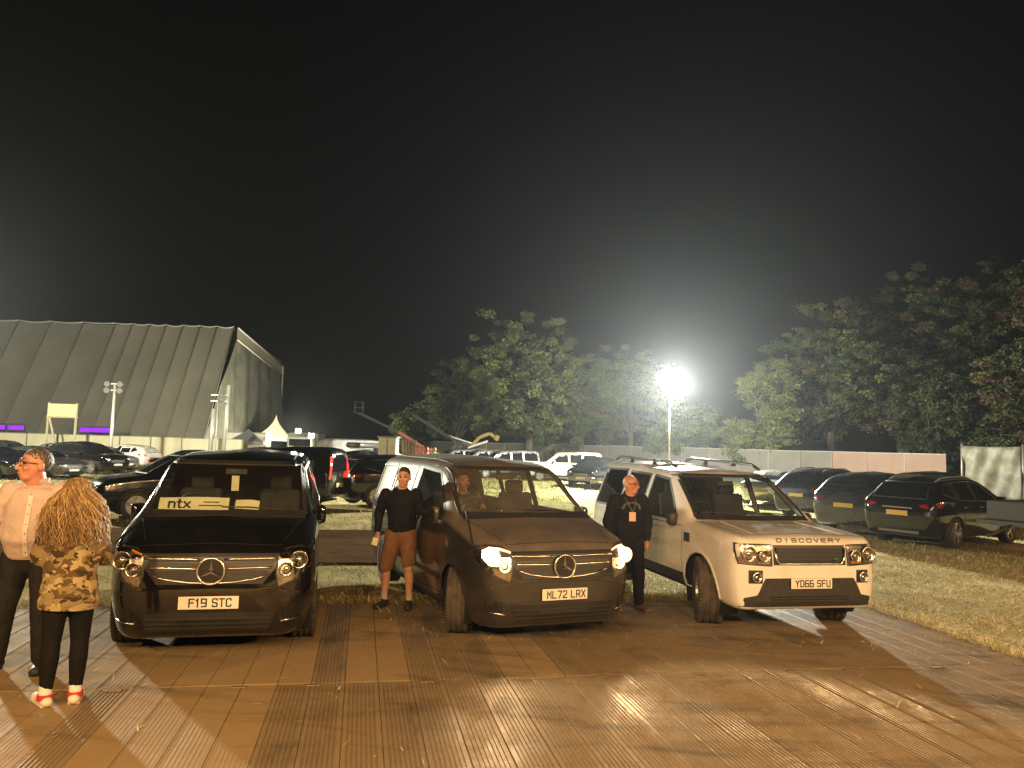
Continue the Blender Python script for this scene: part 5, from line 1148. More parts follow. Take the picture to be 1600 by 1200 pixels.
# ---------------------------------------------------------------- people
m_skin = mat('skin', (.50, .27, .19), .55, nz=(9, (.42, .21, .14), .4, .7)); m_skin2 = mat('ruddy_skin', (.50, .22, .15), .5, nz=(9, (.42, .17, .11), .4, .7))
m_eye = mat('eye_dark', (.03, .02, .02), .2); m_lip = mat('lips', (.38, .13, .10), .5)
m_hairdk = mat('grey_brown_hair', (.055, .045, .038), .6, nz=(60, (.16, .14, .12), .45, .7)); m_hairbr = mat('short_brown_hair', (.022, .015, .010), .7, nz=(60, (.05, .033, .022), .4, .7))
m_blonde = [mat('blonde_hair', (.30, .185, .075), .5), mat('light_blonde_hair', (.50, .36, .17), .5), mat('dark_blonde_hair', (.15, .085, .04), .55)]
def fuse(name, items, voxel, m, parent, smooth=4, factor=.5, disp=None, cut=None):
    """items: ('c', p, rp, q, rq[, (sx, sy)]) tapered limb or ('e', centre, radii[, rotation]) lump, fused into one continuous skin"""
    bm = B()
    for it in items:
        if it[0] == 'e':
            r = bmesh.ops.create_icosphere(bm, subdivisions=3, radius=1.)
            mtx = Matrix.Translation(Vector(it[1])) @ (it[3].to_4x4() if len(it) > 3 and it[3] is not None else Matrix()) @ Matrix.Diagonal((*it[2], 1)); bmesh.ops.transform(bm, matrix=mtx, verts=r['verts'])
        else:
            p, q = Vector(it[1]), Vector(it[3]); rp, rq = it[2], it[4]; d = q-p; L = max(d.length, 1e-4); fl = it[5] if len(it) > 5 else (1, 1)
            z = d/L; x = Vector((1, 0, 0)) - z*z.x
            x = x.normalized() if x.length > .15 else (Vector((0, 1, 0)) - z*z.y).normalized()
            y = z.cross(x); rings = []; n = 16
            prof = [(-rp*math.cos(a), rp*math.sin(a)) for a in (.05, .5, 1.0)] + [(t*L, rp+(rq-rp)*t) for t in (0, .25, .5, .75, 1)] + [(L+rq*math.cos(a), rq*math.sin(a)) for a in (1.0, .5, .05)]
            for a, r in prof: rings.append([bm.verts.new(p + z*a + (x*math.cos(2*PI*k/n)*fl[0] + y*math.sin(2*PI*k/n)*fl[1])*r) for k in range(n)])
            for a, b in zip(rings, rings[1:]):
                for k in range(n): bm.faces.new((a[k], a[(k+1) % n], b[(k+1) % n], b[k]))
            bm.faces.new(rings[0][::-1]); bm.faces.new(rings[-1])
    bmesh.ops.recalc_face_normals(bm, faces=bm.faces)
    o = from_bm(name, bm, None)
    r = o.modifiers.new('r', 'REMESH'); r.mode = 'VOXEL'; r.voxel_size = voxel; r.use_smooth_shade = True
    if smooth: q = o.modifiers.new('s', 'SMOOTH'); q.iterations = smooth; q.factor = factor
    if disp:
        tx = bpy.data.textures.new(name+'_folds', 'CLOUDS'); tx.noise_scale = disp[0]; dm = o.modifiers.new('d', 'DISPLACE'); dm.texture = tx; dm.strength = disp[1]; dm.mid_level = .5
    dg = bpy.context.evaluated_depsgraph_get(); me = bpy.data.meshes.new_from_object(o.evaluated_get(dg)); bpy.data.objects.remove(o)
    if cut is not None:
        b2 = B(); b2.from_mesh(me)
        for co, no in cut: bmesh.ops.bisect_plane(b2, geom=b2.verts[:]+b2.edges[:]+b2.faces[:], plane_co=co, plane_no=no, clear_outer=True)
        b2.to_mesh(me); b2.free()
    me.materials.clear(); return link(name, me, m, parent)
def skeleton(H, **over):
    """standing figure facing -y, feet at z=0, J[name] -> Vector; L is the figure's own left (+x)"""
    s = H/1.78; J = dict(pelvis=(0, 0, .95), waist=(0, -.01, 1.10), chest=(0, -.01, 1.32), neck=(0, 0, 1.50), head=(0, -.025, 1.645),
        shR=(-.185, .0, 1.43), elR=(-.255, .03, 1.15), wrR=(-.26, -.05, .91), haR=(-.255, -.085, .83), shL=(.185, .0, 1.43), elL=(.255, .03, 1.15), wrL=(.26, -.05, .91), haL=(.255, -.085, .83),
        hiR=(-.095, 0, .92), knR=(-.11, -.02, .50), anR=(-.115, .02, .09), toR=(-.135, -.17, .035), hiL=(.095, 0, .92), knL=(.11, -.02, .50), anL=(.115, .02, .09), toL=(.135, -.17, .035))
    J.update({k: v for k, v in over.items()}); return {k: Vector(v)*s for k, v in J.items()}, s
def hand_items(wr, ha, side, curl=.5, s=1.):
    d = (ha-wr).normalized(); lat = Vector((0, -1, 0)) - d*d.y*-1
    lat = (Vector((0, 1, 0)) - d*d.dot(Vector((0, 1, 0)))).normalized(); nrm = d.cross(lat)*side
    it = [('c', wr, .028*s, ha-d*.01, .036*s, (1, .6)), ('e', ha, (.036*s, .036*s, .036*s))]
    for k, (o, ln) in enumerate(((-.033, .075), (-.011, .085), (.011, .080), (.032, .062))):
        b = ha + lat*o*s + d*.02*s; k1 = b + (d*.9 - nrm*curl*.4)*ln*.52*s; k2 = k1 + (d*.6 - nrm*curl)*ln*.42*s
        it += [('c', b, .0098*s, k1, .0092*s), ('c', k1, .0092*s, k2, .0078*s)]
    t0 = wr + d*.03*s - lat*.026*s; t1 = t0 - lat*.036*s + d*.028*s - nrm*.012; it += [('c', t0, .013*s, t1, .0105*s), ('c', t1, .0105*s, t1+d*.032*s-nrm*.012, .0085*s)]
    return it
def head_items(c, R, s=1., fat=0.):
    """R turns the head; the face looks along R @ -y"""
    def P(x, y, z): return c + R @ (Vector((x, y, z))*s)
    def Q(a, b, d): return (a*s, b*s, d*s)
    w = .074 + .006*fat
    return [('e', P(0, .012, .030), Q(w, .096, .088), R), ('e', P(0, -.010, -.030), Q(.062+.008*fat, .080, .085), R), ('e', P(0, -.040, -.082), Q(.040+.010*fat, .045, .032), R), ('e', P(0, -.052, -.100), Q(.022, .024, .018), R),
        ('c', P(0, -.088, .016), .010*s, P(0, -.112, -.028), .0135*s), ('e', P(0, -.104, -.034), Q(.0175, .013, .010), R), ('e', P(-.030, -.076, .030), Q(.028, .018, .011), R), ('e', P(.030, -.076, .030), Q(.028, .018, .011), R),
        ('e', P(-.040, -.062, -.022), Q(.024, .026, .024), R), ('e', P(.040, -.062, -.022), Q(.024, .026, .024), R), ('e', P(0, -.084, -.062), Q(.026, .014, .013), R),
        ('e', P(-w-.003, .012, -.010), Q(.010, .020, .032), R), ('e', P(w+.003, .012, -.010), Q(.010, .020, .032), R)]
def face_bits(c, R, s, parent, glasses=False, m_frame=None):
    def P(x, y, z): return c + R @ (Vector((x, y, z))*s)
    for sx in (-1, 1):
        bm = B(); bmesh.ops.create_icosphere(bm, subdivisions=2, radius=.0105*s); bmesh.ops.translate(bm, vec=P(sx*.030, -.078, .010), verts=bm.verts); from_bm('eye', bm, m_eye, parent, smooth=True)
        bm = B(); bm_tube(bm, [P(sx*.012, -.094, .036), P(sx*.030, -.092, .042), P(sx*.050, -.078, .036)], [.003*s, .0045*s, .002*s], 6); from_bm('eyebrow', bm, m_hairbr, parent, smooth=True)
    bm = B(); bm_tube(bm, [P(-.024, -.090, -.062), P(0, -.099, -.060), P(.024, -.090, -.062)], [.002*s, .005*s, .002*s], 6); from_bm('mouth', bm, m_lip, parent, smooth=True)
    if glasses:
        bm = B(); n = 16
        for sx in (-1, 1):
            bm_tube(bm, [P(sx*.033+.025*math.cos(2*PI*k/n), -.106+.012*abs(math.cos(2*PI*k/n)), .008+.019*math.sin(2*PI*k/n)) for k in range(n+1)], .0026*s, 5); bm_tube(bm, [P(sx*.057, -.098, .014), P(sx*.078, -.04, .014), P(sx*.082, .02, .008)], .0026*s, 5)
        bm_tube(bm, [P(-.010, -.108, .012), P(0, -.112, .015), P(.010, -.108, .012)], .0026*s, 5); from_bm('glasses', bm, m_frame or m_trim, parent, smooth=True)
def person(label, loc, rz, H, J, s, skin, Rh, build=1., fat=0., voxel=.0085, eyes=True, glasses=False, curl=.5, hsc=1.08):
    root = empty('person', loc, rz); tag(root, label, 'person'); b = build
    it = [('c', J['pelvis'], .125*s*b, J['waist'], .125*s*b, (1.25, .88)), ('c', J['waist'], .125*s*b, J['chest'], .145*s*b, (1.22, .82)), ('c', J['chest'], .14*s*b, J['neck']-Vector((0, 0, .06*s)), .075*s*b, (1.35, .85)),
        ('c', J['neck']-Vector((0, 0, .05*s)), .070*s*b, J['head']-Vector((0, 0, .05*s)), .058*s*(1+.3*fat), (1, 1))]
    for q in 'RL':
        it += [('c', J['sh'+q], .058*s*b, J['el'+q], .043*s*b), ('c', J['el'+q], .043*s*b, J['wr'+q], .028*s), ('c', J['hi'+q], .092*s*b, J['kn'+q], .058*s*b), ('c', J['kn'+q]+Vector((0, .01, 0))*s, .055*s*b, J['kn'+q].lerp(J['an'+q], .32)+Vector((0, .018, 0))*s, .057*s*b),
            ('c', J['kn'+q].lerp(J['an'+q], .32)+Vector((0, .018, 0))*s, .057*s*b, J['an'+q], .036*s), ('c', J['an'+q]-Vector((0, 0, .035))*s, .038*s, J['to'+q], .030*s, (1.15, .8))]
        it += hand_items(J['wr'+q], J['ha'+q], 1 if q == 'L' else -1, curl, s)
    it += head_items(J['head'], Rh, s*hsc, fat)
    o = fuse('body', it, voxel, skin, root, smooth=3)
    if eyes: face_bits(J['head'], Rh, s*hsc, o, glasses)
    return root
def limb(J, a, b, ra, rb, f=(1, 1), t=1.): return ('c', J[a], ra, J[a].lerp(J[b], t), rb, f)
def shoes(root, J, s, m, hi=False):
    for q in 'RL':
        a, t_ = J['an'+q], J['to'+q]; d = Vector(((t_-a).x, (t_-a).y, 0)).normalized(); g = Vector((0, 0, 1))
        it = [('c', Vector((a.x, a.y, .045*s))-d*.045*s, .043*s, Vector((t_.x, t_.y, .036*s))+d*.03*s, .040*s, (1.05, .95)), ('e', Vector((t_.x, t_.y, .030*s)), (.052*s, .06*s, .034*s)), ('c', Vector((a.x, a.y, .07*s)), .044*s, Vector((a.x, a.y, .105*s)), .042*s)]
        o = fuse('shoe', it, .009, m, root, smooth=3, cut=[(Vector((0, 0, .005)), Vector((0, 0, -1)))])
        bm = B(); p = (Vector((a.x, a.y, 0))+Vector((t_.x, t_.y, 0)))/2; bm_box(bm, (0, 0, .012), (.088*s, .262*s, .022), None, .009); sl = from_bm('sole', bm, m_trim if not hi else mat('cream_sole', (.55, .47, .35), .7), o, loc=p, rot=(0, 0, math.atan2(d.x, -d.y)*1.0))
def hair_cap(name, c, R, s, m, parent, zmin=.045, back=-.03, grow=.006, hsc=1.08):
    s = s*hsc; zmin += .036
    """short hair: skull cap, cut off at the hairline"""
    def P(x, y, z): return c + R @ (Vector((x, y, z))*s)
    it = [('e', P(0, .017, .030), ((.074+grow)*s, (.096+grow)*s, (.088+grow)*s), R)]
    o = fuse(name, it, .007, m, parent, smooth=2, disp=(.02, .010), cut=[(P(0, -.085, zmin), R @ Vector((0, -.62, -.78)))]); return o
RZ = lambda a: Matrix.Rotation(a, 3, 'Z')
def RX(a): return Matrix.Rotation(a, 3, 'X')

# --- man leaning against the charcoal van: dark jacket, brown shorts
H = 1.76; J, s = skeleton(H, pelvis=(.03, .04, .95), waist=(.03, .03, 1.10), chest=(.01, .0, 1.33), neck=(.02, -.01, 1.50), head=(.045, -.035, 1.632),
    shR=(-.19, .0, 1.41), elR=(-.285, .07, 1.17), wrR=(-.285, .03, .94), haR=(-.275, .0, .865), shL=(.20, .02, 1.43), elL=(.27, .12, 1.16), wrL=(.20, .24, .98), haL=(.15, .28, .93),
    hiR=(-.06, .04, .92), knR=(-.14, -.02, .50), anR=(-.155, .01, .09), toR=(-.185, -.17, .035), hiL=(.12, .04, .92), knL=(.155, -.03, .50), anL=(.165, .02, .09), toL=(.20, -.16, .035))
mid = person('man in dark jacket and brown shorts leaning beside the charcoal van', (-1.37, 9.72, 0), -.12, H, J, s, m_skin, RZ(.10) @ RX(.05), build=1.02)
m_jacket = mat('navy_jacket', (.007, .008, .011), .8, spec=.12, nz=(18, (.012, .013, .017), .4, .7), bump=(30, .25))
m_shorts = mat('brown_shorts', (.165, .085, .045), .85, spec=.12, nz=(14, (.13, .065, .035), .4, .7), bump=(40, .3))
fuse('jacket', [('c', J['pelvis']+Vector((0, 0, .03)), .145*s, J['waist'], .148*s, (1.28, .92)), ('c', J['waist'], .148*s, J['chest'], .165*s, (1.25, .85)), ('c', J['chest'], .16*s, J['neck']-Vector((0, 0, .07)), .095*s, (1.4, .9)), ('c', J['neck']-Vector((0, 0, .06)), .078, J['neck']+Vector((0, 0, .01)), .068)]
    + [('c', J['chest']+Vector((0, 0, -.01)), .125*s, J['sh'+q].lerp(J['chest'], .14)-Vector((0, 0, .012)), .074*s, (1, 1)) for q in 'RL'] + [limb(J, 'shR', 'elR', .076, .062), limb(J, 'elR', 'wrR', .062, .046, t=.98), limb(J, 'shL', 'elL', .076, .062), limb(J, 'elL', 'wrL', .062, .046, t=.98)], .010, m_jacket, mid, smooth=10, disp=(.10, .022), cut=[(J['pelvis']+Vector((0, 0, -.05)), Vector((.1, 0, -1)))])
fuse('shorts', [('c', J['pelvis']+Vector((0, 0, .02)), .138*s, J['pelvis']-Vector((0, 0, .06)), .135*s, (1.28, .92)), limb(J, 'hiR', 'knR', .115, .092, t=1.02), limb(J, 'hiL', 'knL', .115, .092, t=.86)], .010, m_shorts, mid, smooth=4, disp=(.09, .016), cut=[(Vector((0, 0, J['knL'].z-.02)), Vector((.25, 0, -1)))])
m_sock = mat('pale_sock', (.42, .36, .28), .9); m_shoe = mat('dark_shoe', (.02, .02, .02), .6)
for q in 'RL': fuse('sock', [('c', J['an'+q]+Vector((0, 0, .09)), .044, J['an'+q]-Vector((0, 0, .02)), .042)], .008, m_sock, mid, smooth=2)
shoes(mid, J, s, m_shoe); hair_cap('hair', J['head'], RZ(.10) @ RX(.05), s, m_hairbr, mid, zmin=.052)
bm = B(); bm_box(bm, (0, 0, 0), (.075, .012, .10), None, .004); ph = from_bm('folded_paper', bm, m_paper, loc=mid.matrix_basis @ Vector((-.285, -.05, .80)), rot=(.2, .3, 0)); tag(ph, 'pale folded paper in the hand of the man in shorts', 'paper')

# --- bald man with a pass card beside the white off road car
H = 1.74; J, s = skeleton(H, head=(.02, -.03, 1.630), elR=(-.27, .02, 1.15), elL=(.275, .05, 1.16), wrL=(.25, -.02, .92), haL=(.245, -.05, .84), anL=(.16, .0, .09), toL=(.22, -.17, .035), knL=(.14, -.03, .5))
bald = person('bald man in glasses and black top with a pass card by the white car', (1.56, 9.98, 0), .10, H, J, s, m_skin2, RZ(.75), build=1.12, fat=.8, glasses=True)
m_black = mat('black_cotton', (.008, .008, .009), .85, spec=.12, nz=(18, (.014, .014, .015), .4, .7), bump=(30, .25))
top = fuse('hooded_top', [('c', J['pelvis']+Vector((0, 0, -.02)), .158*s, J['waist'], .165*s, (1.26, .98)), ('c', J['waist'], .165*s, J['chest'], .175*s, (1.25, .92)), ('c', J['chest'], .168*s, J['neck']-Vector((0, 0, .07)), .10*s, (1.4, .92)), ('c', J['neck']-Vector((0, .0, .06)), .088, J['neck']-Vector((0, 0, .0)), .078)]
    + [('c', J['chest']+Vector((0, 0, -.01)), .125*s, J['sh'+q].lerp(J['chest'], .14)-Vector((0, 0, .012)), .074*s, (1, 1)) for q in 'RL'] + [limb(J, 'shR', 'elR', .084, .070), limb(J, 'elR', 'wrR', .070, .050, t=.97), limb(J, 'shL', 'elL', .084, .070), limb(J, 'elL', 'wrL', .070, .050, t=.97)], .010, m_black, bald, smooth=10, disp=(.10, .022), cut=[(J['pelvis']+Vector((0, 0, -.11)), Vector((0, 0, -1)))])
m_print = mat('faded_print', (.10, .10, .10), .8)
bm = B()
for k in range(11): a = PI*k/10; bm_box(bm, (.11*math.cos(a), -.012*math.cos(a)**2*-3, .075*math.sin(a)), (.018, .004, .030), Matrix.Rotation(PI/2-a, 3, 'Y'))
from_bm('chest_print', bm, m_print, top, loc=J['chest']+Vector((0, -.178, .01)))
fuse('trousers', [('c', J['pelvis'], .150*s, J['pelvis']-Vector((0, 0, .06)), .142*s, (1.25, .95)), limb(J, 'hiR', 'knR', .118, .085), limb(J, 'knR', 'anR', .085, .065, t=.95), limb(J, 'hiL', 'knL', .118, .085), limb(J, 'knL', 'anL', .085, .065, t=.95)], .010, mat('dark_trousers', (.010, .010, .013), .8, spec=.12, bump=(25, .3)), bald, smooth=4, disp=(.09, .014))
shoes(bald, J, s, mat('tan_shoe', (.13, .075, .045), .6))
ln = empty('lanyard_pass', bald.location, .10); tag(ln, 'orange pass card on a lanyard round the bald man neck', 'pass')
c0 = J['chest']+Vector((0, -.19, -.03)); bm = B(); bm_box(bm, c0+Vector((0, -.006, -.06)), (.085, .006, .115), None, .004); from_bm('card', bm, mat('pass_card', (.75, .42, .26), .5), ln)
bm = B(); [bm_tube(bm, [J['neck']+Vector((sx*.075, -.02, -.01)), J['chest']+Vector((sx*.055, -.172, .08)), c0+Vector((0, -.006, -.005))], .006, 5) for sx in (-1, 1)]; from_bm('strap', bm, m_print, ln)

# --- heavy man in a pale shirt, head turned to the side
H = 1.90; J, s = skeleton(H, head=(-.02, -.045, 1.640), pelvis=(0, .02, .95), elR=(-.30, .02, 1.16), wrR=(-.29, -.10, .95), haR=(-.28, -.15, .88), elL=(.29, .04, 1.15), wrL=(.30, -.05, .91), haL=(.30, -.09, .83), hiR=(-.10, .02, .92), knR=(-.17, .0, .50), anR=(-.21, .05, .09), toR=(-.27, -.12, .035))
Rm = RZ(-.95) @ RX(-.08)
sh = person('heavy man in pale shirt and glasses looking off to the side', (-4.12, 6.72, 0), .30, H, J, s, m_skin2, Rm, build=1.12, fat=1., glasses=True, hsc=1.16)
m_shirt = mat('pale_pink_shirt', (.50, .40, .36), .8, nz=(7, (.44, .345, .31), .4, .7), bump=(26, .25))
shirt = fuse('shirt', [('c', J['pelvis']+Vector((0, -.02, .03)), .172*s, J['waist']+Vector((0, -.05, .02)), .190*s, (1.18, 1.0)), ('c', J['waist']+Vector((0, -.05, .02)), .190*s, J['chest'], .180*s, (1.18, .92)), ('c', J['chest'], .168*s, J['neck']-Vector((0, 0, .08)), .10*s, (1.42, .92)), ('c', J['neck']-Vector((0, 0, .07)), .085*s, J['neck']+Vector((0, 0, -.02)), .075*s)]
    + [('c', J['chest']+Vector((0, 0, -.01)), .125*s, J['sh'+q].lerp(J['chest'], .14)-Vector((0, 0, .012)), .074*s, (1, 1)) for q in 'RL'] + [limb(J, 'shR', 'elR', .082*s, .068*s), limb(J, 'elR', 'wrR', .068*s, .048*s, t=.98), limb(J, 'shL', 'elL', .082*s, .068*s), limb(J, 'elL', 'wrL', .068*s, .048*s, t=.98)], .010, m_shirt, sh, smooth=10, disp=(.13, .022), cut=[(J['pelvis']+Vector((0, 0, -.06)), Vector((0, 0, -1)))])
bm = B()
for sx in (-1, 1): bm_box(bm, J['neck']+Vector((sx*.055*s, -.060*s, -.005)), (.075, .014, .055), RZ(sx*.5) @ RX(.5) @ Matrix.Rotation(sx*.35, 3, 'Y'), .005)
for k in range(8): a = -.6+k*(PI+1.2)/7; bm_box(bm, J['neck']+Vector((.078*s*math.cos(a), .078*s*math.sin(a), .01)), (.012, .065, .055), RZ(a), .004)
from_bm('collar', bm, m_shirt, shirt)
dgb = BVHTree.FromPolygons([v.co for v in shirt.data.vertices], [p.vertices for p in shirt.data.polygons])
def on_front(x, z): h = dgb.ray_cast(Vector((x, -1, z)), Vector((0, 1, 0))); return h[0] if h[0] is not None else Vector((x, -.2, z))
bm = B(); zs = np.linspace(J['pelvis'].z-.03, J['neck'].z-.10, 14); P = [on_front(.0, z)+Vector((0, -.004, 0)) for z in zs]
for a, b in zip(P, P[1:]): bm.faces.new([bm.verts.new(a+Vector((-.018, 0, 0))), bm.verts.new(a+Vector((.018, 0, 0))), bm.verts.new(b+Vector((.018, 0, 0))), bm.verts.new(b+Vector((-.018, 0, 0)))])
bmesh.ops.remove_doubles(bm, verts=bm.verts, dist=.0005); from_bm('button_placket', bm, mat('shirt_placket', (.66, .56, .50), .8), shirt)
bm = B()
for z in zs[1::2]: bmesh.ops.create_uvsphere(bm, u_segments=8, v_segments=6, radius=.006, matrix=Matrix.Translation(on_front(0, z)+Vector((0, -.007, 0))))
bt = from_bm('buttons', bm, m_rail, shirt); bt['kind'] = 'stuff'
fuse('trousers', [('c', J['pelvis']+Vector((0, -.01, .01)), .168*s, J['pelvis']-Vector((0, 0, .06)), .152*s, (1.2, .98)), limb(J, 'hiR', 'knR', .122*s, .090*s), limb(J, 'knR', 'anR', .090*s, .070*s, t=.98), limb(J, 'hiL', 'knL', .122*s, .090*s), limb(J, 'knL', 'anL', .090*s, .070*s, t=.98)], .010, mat('charcoal_trousers', (.020, .018, .016), .8, spec=.12, bump=(25, .3)), sh, smooth=4, disp=(.09, .014))
shoes(sh, J, s, m_shoe); hair_cap('hair', J['head'], Rm, s, m_hairdk, sh, zmin=.05, hsc=1.16)

# --- woman with long curly hair in a camouflage jacket, seen from behind
H = 1.66; J, s = skeleton(H, pelvis=(.0, 0, .95), shR=(-.165, .0, 1.42), shL=(.165, .0, 1.42), elR=(-.225, -.05, 1.17), wrR=(-.10, -.26, 1.16), haR=(-.05, -.33, 1.18), elL=(.225, -.05, 1.17), wrL=(.10, -.26, 1.16), haL=(.05, -.33, 1.18),
    hiR=(-.09, 0, .92), knR=(-.10, -.02, .50), anR=(-.095, .0, .09), toR=(-.12, -.16, .035), hiL=(.09, 0, .92), knL=(.10, -.02, .50), anL=(.115, .0, .09), toL=(.17, -.155, .035), head=(.0, -.03, 1.650))
wo = person('woman with long curly blonde hair in a camouflage jacket and black leggings', (-3.32, 5.92, 0), PI+.50, H, J, s, m_skin, RZ(-.15) @ RX(.12), build=.98)
m_camo = bpy.data.materials.new('camouflage_cloth'); m_camo.use_nodes = True; t = m_camo.node_tree; b = t.nodes['Principled BSDF']; b.inputs['Roughness'].default_value = .85; b.inputs['Specular IOR Level'].default_value = .12
tc = t.nodes.new('ShaderNodeTexCoord'); mp = t.nodes.new('ShaderNodeMapping'); mp.inputs['Scale'].default_value = (8.5, 8.5, 12); t.links.new(tc.outputs['Object'], mp.inputs['Vector'])
prev = None
for k, (sc_, col, th, off) in enumerate(((1., (.20, .155, .075), 0, 0), (1.0, (.095, .058, .026), .52, 3.1), (1.15, (.33, .26, .14), .55, 7.7), (1.4, (.040, .028, .016), .60, 12.3))):
    if k == 0: rgb = t.nodes.new('ShaderNodeRGB'); rgb.outputs[0].default_value = (*col, 1); prev = rgb.outputs[0]; continue
    n = t.nodes.new('ShaderNodeTexNoise'); n.noise_dimensions = '4D'; n.inputs['W'].default_value = off; n.inputs['Scale'].default_value = sc_; n.inputs['Detail'].default_value = 2.5; n.inputs['Distortion'].default_value = .6; t.links.new(mp.outputs['Vector'], n.inputs['Vector'])
    gt = t.nodes.new('ShaderNodeMath'); gt.operation = 'GREATER_THAN'; gt.inputs[1].default_value = th; t.links.new(n.outputs['Fac'], gt.inputs[0])
    mx = t.nodes.new('ShaderNodeMix'); mx.data_type = 'RGBA'; mx.inputs[7].default_value = (*col, 1); t.links.new(prev, mx.inputs[6]); t.links.new(gt.outputs[0], mx.inputs['Factor']); prev = mx.outputs[2]
t.links.new(prev, b.inputs['Base Color'])
fuse('camouflage_jacket', [('c', J['pelvis']-Vector((0, 0, .13)), .195*s, J['waist'], .168*s, (1.15, .92)), ('c', J['waist'], .168*s, J['chest'], .165*s, (1.2, .88)), ('c', J['chest'], .160*s, J['neck']-Vector((0, 0, .07)), .098*s, (1.4, .9)), ('c', J['neck']-Vector((0, 0, .06)), .082, J['neck'], .075)]
    + [('c', J['chest']+Vector((0, 0, -.01)), .125*s, J['sh'+q].lerp(J['chest'], .14)-Vector((0, 0, .012)), .074*s, (1, 1)) for q in 'RL'] + [limb(J, 'shR', 'elR', .082, .072), limb(J, 'elR', 'wrR', .072, .055, t=.95), limb(J, 'shL', 'elL', .082, .072), limb(J, 'elL', 'wrL', .072, .055, t=.95)], .010, m_camo, wo, smooth=8, disp=(.11, .030), cut=[(J['pelvis']+Vector((0, 0, -.17)), Vector((.05, 0, -1)))])
fuse('leggings', [('c', J['pelvis'], .142*s, J['pelvis']-Vector((0, 0, .06)), .135*s, (1.22, .95)), limb(J, 'hiR', 'knR', .105, .066), limb(J, 'hiL', 'knL', .105, .066)] + [q2 for q in 'RL' for q2 in (('c', J['kn'+q]+Vector((0, .01, 0)), .064, J['kn'+q].lerp(J['an'+q], .32)+Vector((0, .018, 0)), .066), ('c', J['kn'+q].lerp(J['an'+q], .32)+Vector((0, .018, 0)), .066, J['kn'+q].lerp(J['an'+q], .88), .046))], .009, mat('black_leggings', (.006, .0055, .0055), .8, spec=.15), wo, smooth=4)
m_wsock = mat('white_sock', (.72, .66, .56), .9); m_red2 = mat('red_strap', (.42, .03, .035), .6); m_cream = mat('cream_trainer', (.66, .58, .46), .7)
for q in 'RL':
    a = J['an'+q]; so = fuse('sock', [('c', a+Vector((0, 0, .13)), .046, a-Vector((0, 0, .01)), .044)], .008, m_wsock, wo, smooth=2)
    bm = B(); bm_lathe(bm, [(.052, .050), (.052, .056), (.092, .055), (.092, .047)], 20, 'z'); from_bm('red_band', bm, m_red2, so, smooth=False, loc=(a.x, a.y, 0))
shoes(wo, J, s, m_cream, hi=True)
# curls: many wavy locks falling from the crown over the back
c = J['head']; bm = B(); g = np.random.default_rng(3); mats_i = []
scalp = [('e', c+Vector((0, .016, .032)), (.088, .108, .098)), ('c', c+Vector((0, .05, 0)), .088, c+Vector((0, .085, -.16)), .105, (1.25, .75)), ('c', c+Vector((0, .085, -.16)), .12, c+Vector((.01, .12, -.28)), .09, (1.3, .62))]
hb = fuse('hair', scalp, .010, m_blonde[2], wo, smooth=3, disp=(.05, .03), cut=[(c+Vector((0, -.050, 0)), Vector((0, -1, -.15)))])
for k in range(1500):
    th = g.uniform(-1.9, 1.9); ph = g.uniform(.05, 1.25)     # th round the back, ph from crown down
    p0 = c + Vector((.086*math.sin(th)*math.sin(ph), .016+.106*math.cos(th)*math.sin(ph), .032+.096*math.cos(ph)))
    ln_ = g.uniform(.20, .43); amp = g.uniform(.009, .020); fq = g.uniform(30, 60); p1 = g.uniform(0, 6); sp = g.uniform(.35, 1.1)
    out = Vector((math.sin(th)*1.1, max(.25, math.cos(th)), 0)).normalized(); pts = []; n = 20
    for i in range(n):
        u = i/(n-1); d = ln_*u; r = .030 + .085*min(1, d/.18)*sp + .05*u*g.uniform(.9, 1.1)
        base = p0 + out*(r*(.35 if d < .03 else 1.)*min(1, d/.10+.1)) + Vector((0, .02*u, -d + .03*math.exp(-d*12)))
        tw_ = Vector((-out.y, out.x, 0)); pts.append(base + tw_*amp*math.sin(fq*d+p1) + out*amp*math.cos(fq*d+p1))
    f0 = len(bm.faces); bm_tube(bm, pts, [.0016+.0018*math.sin(PI*min(1, .1+i/(n-1))) for i in range(n)], 3)
    bm.faces.ensure_lookup_table(); mi = int(g.choice(3, p=(.46, .24, .30)))
    for f in bm.faces[f0:]: f.material_index = mi
cu = from_bm('curls', bm, m_blonde[0], hb, smooth=True); cu.data.materials.append(m_blonde[1]); cu.data.materials.append(m_blonde[2]); cu['kind'] = 'stuff'

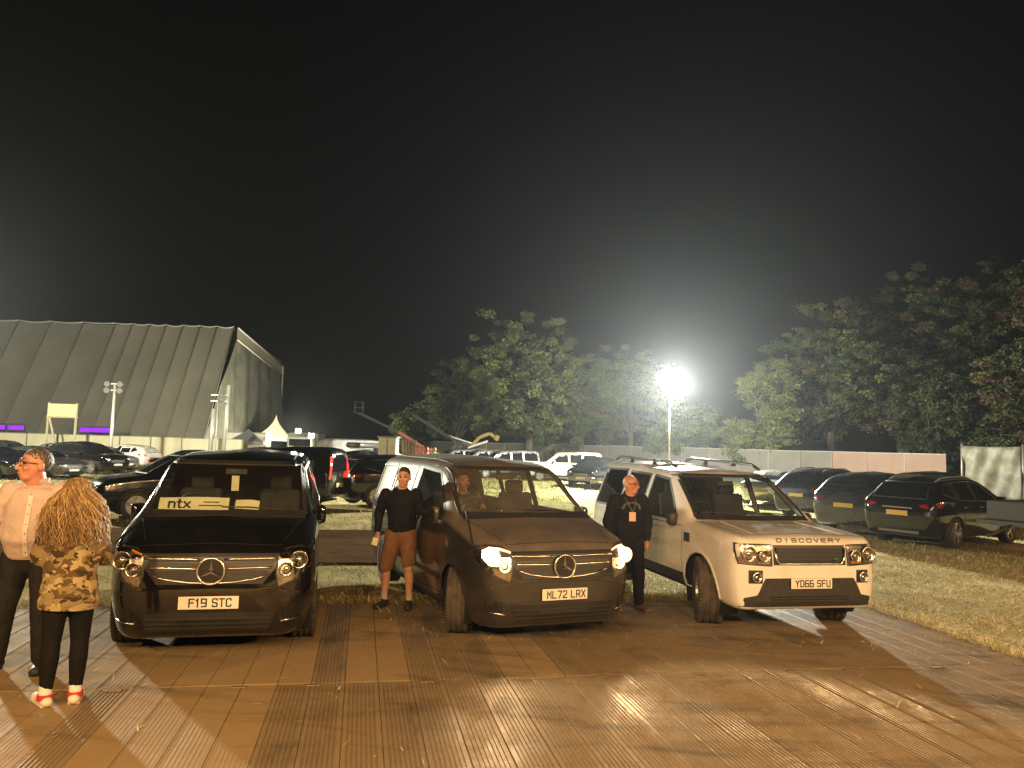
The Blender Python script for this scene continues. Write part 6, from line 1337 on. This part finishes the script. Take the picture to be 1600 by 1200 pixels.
# --- driver inside the charcoal van
H = 1.78; J, s = skeleton(H, pelvis=(0, .10, .95), hiR=(-.1, .10, .95), hiL=(.1, .10, .95), knR=(-.13, -.36, .98), knL=(.13, -.36, .98), anR=(-.12, -.50, .60), toR=(-.12, -.68, .55), anL=(.12, -.50, .60), toL=(.12, -.68, .55),
    elR=(-.27, -.12, 1.22), wrR=(-.17, -.36, 1.30), haR=(-.14, -.42, 1.33), elL=(.27, -.12, 1.22), wrL=(.17, -.36, 1.30), haL=(.14, -.42, 1.33))
dv = person('driver in dark clothes behind the charcoal van windscreen', (0, 0, 0), 0, H, J, s, m_skin2, RZ(.2), voxel=.010)
dv.matrix_world = v2.root.matrix_basis @ Matrix.Translation((-.44, 2.10, -.06)) @ Matrix.Rotation(0, 4, 'Z')
fuse('jumper', [('c', J['pelvis'], .15, J['waist'], .15, (1.25, .92)), ('c', J['waist'], .15, J['chest'], .165, (1.25, .85)), ('c', J['chest'], .16, J['neck']-Vector((0, 0, .07)), .095, (1.4, .9))] + [limb(J, 'sh'+q, 'el'+q, .074, .06) for q in 'RL'] + [limb(J, 'el'+q, 'wr'+q, .06, .044) for q in 'RL'], .013, m_black, dv, smooth=3)
hair_cap('hair', J['head'], RZ(.2), s, m_hairbr, dv, zmin=.052)

# --- two distant workers by the lifting machines
for x, y, col, lab in ((-4.45, 41.0, mat('hi_vis_orange', (.62, .17, .06), .6), 'distant worker in an orange top by the lifting machines'), (-3.95, 40.0, mat('hi_vis_yellow', (.50, .60, .06), .6), 'distant worker in a hi vis yellow vest by the lifting machines')):
    H = 1.95; J, s = skeleton(H); w = person(lab, (x, y, 0), .3, H, J, s, m_skin, RZ(.4), voxel=.016, eyes=False)
    fuse('vest', [('c', J['pelvis'], .155*s, J['waist'], .15*s, (1.25, .92)), ('c', J['waist'], .15*s, J['chest'], .165*s, (1.25, .85)), ('c', J['chest'], .16*s, J['neck']-Vector((0, 0, .07)), .10*s, (1.4, .9)), limb(J, 'shR', 'elR', .075, .06), limb(J, 'shL', 'elL', .075, .06)], .018, col, w, smooth=3)
    fuse('trousers', [('c', J['pelvis'], .15*s, J['pelvis']-Vector((0, 0, .06)), .14*s, (1.2, .95))] + [limb(J, 'hi'+q, 'kn'+q, .11, .085) for q in 'RL'] + [limb(J, 'kn'+q, 'an'+q, .085, .066) for q in 'RL'], .018, m_black, w, smooth=3)
    hair_cap('hair', J['head'], RZ(.4), s, m_hairdk, w)
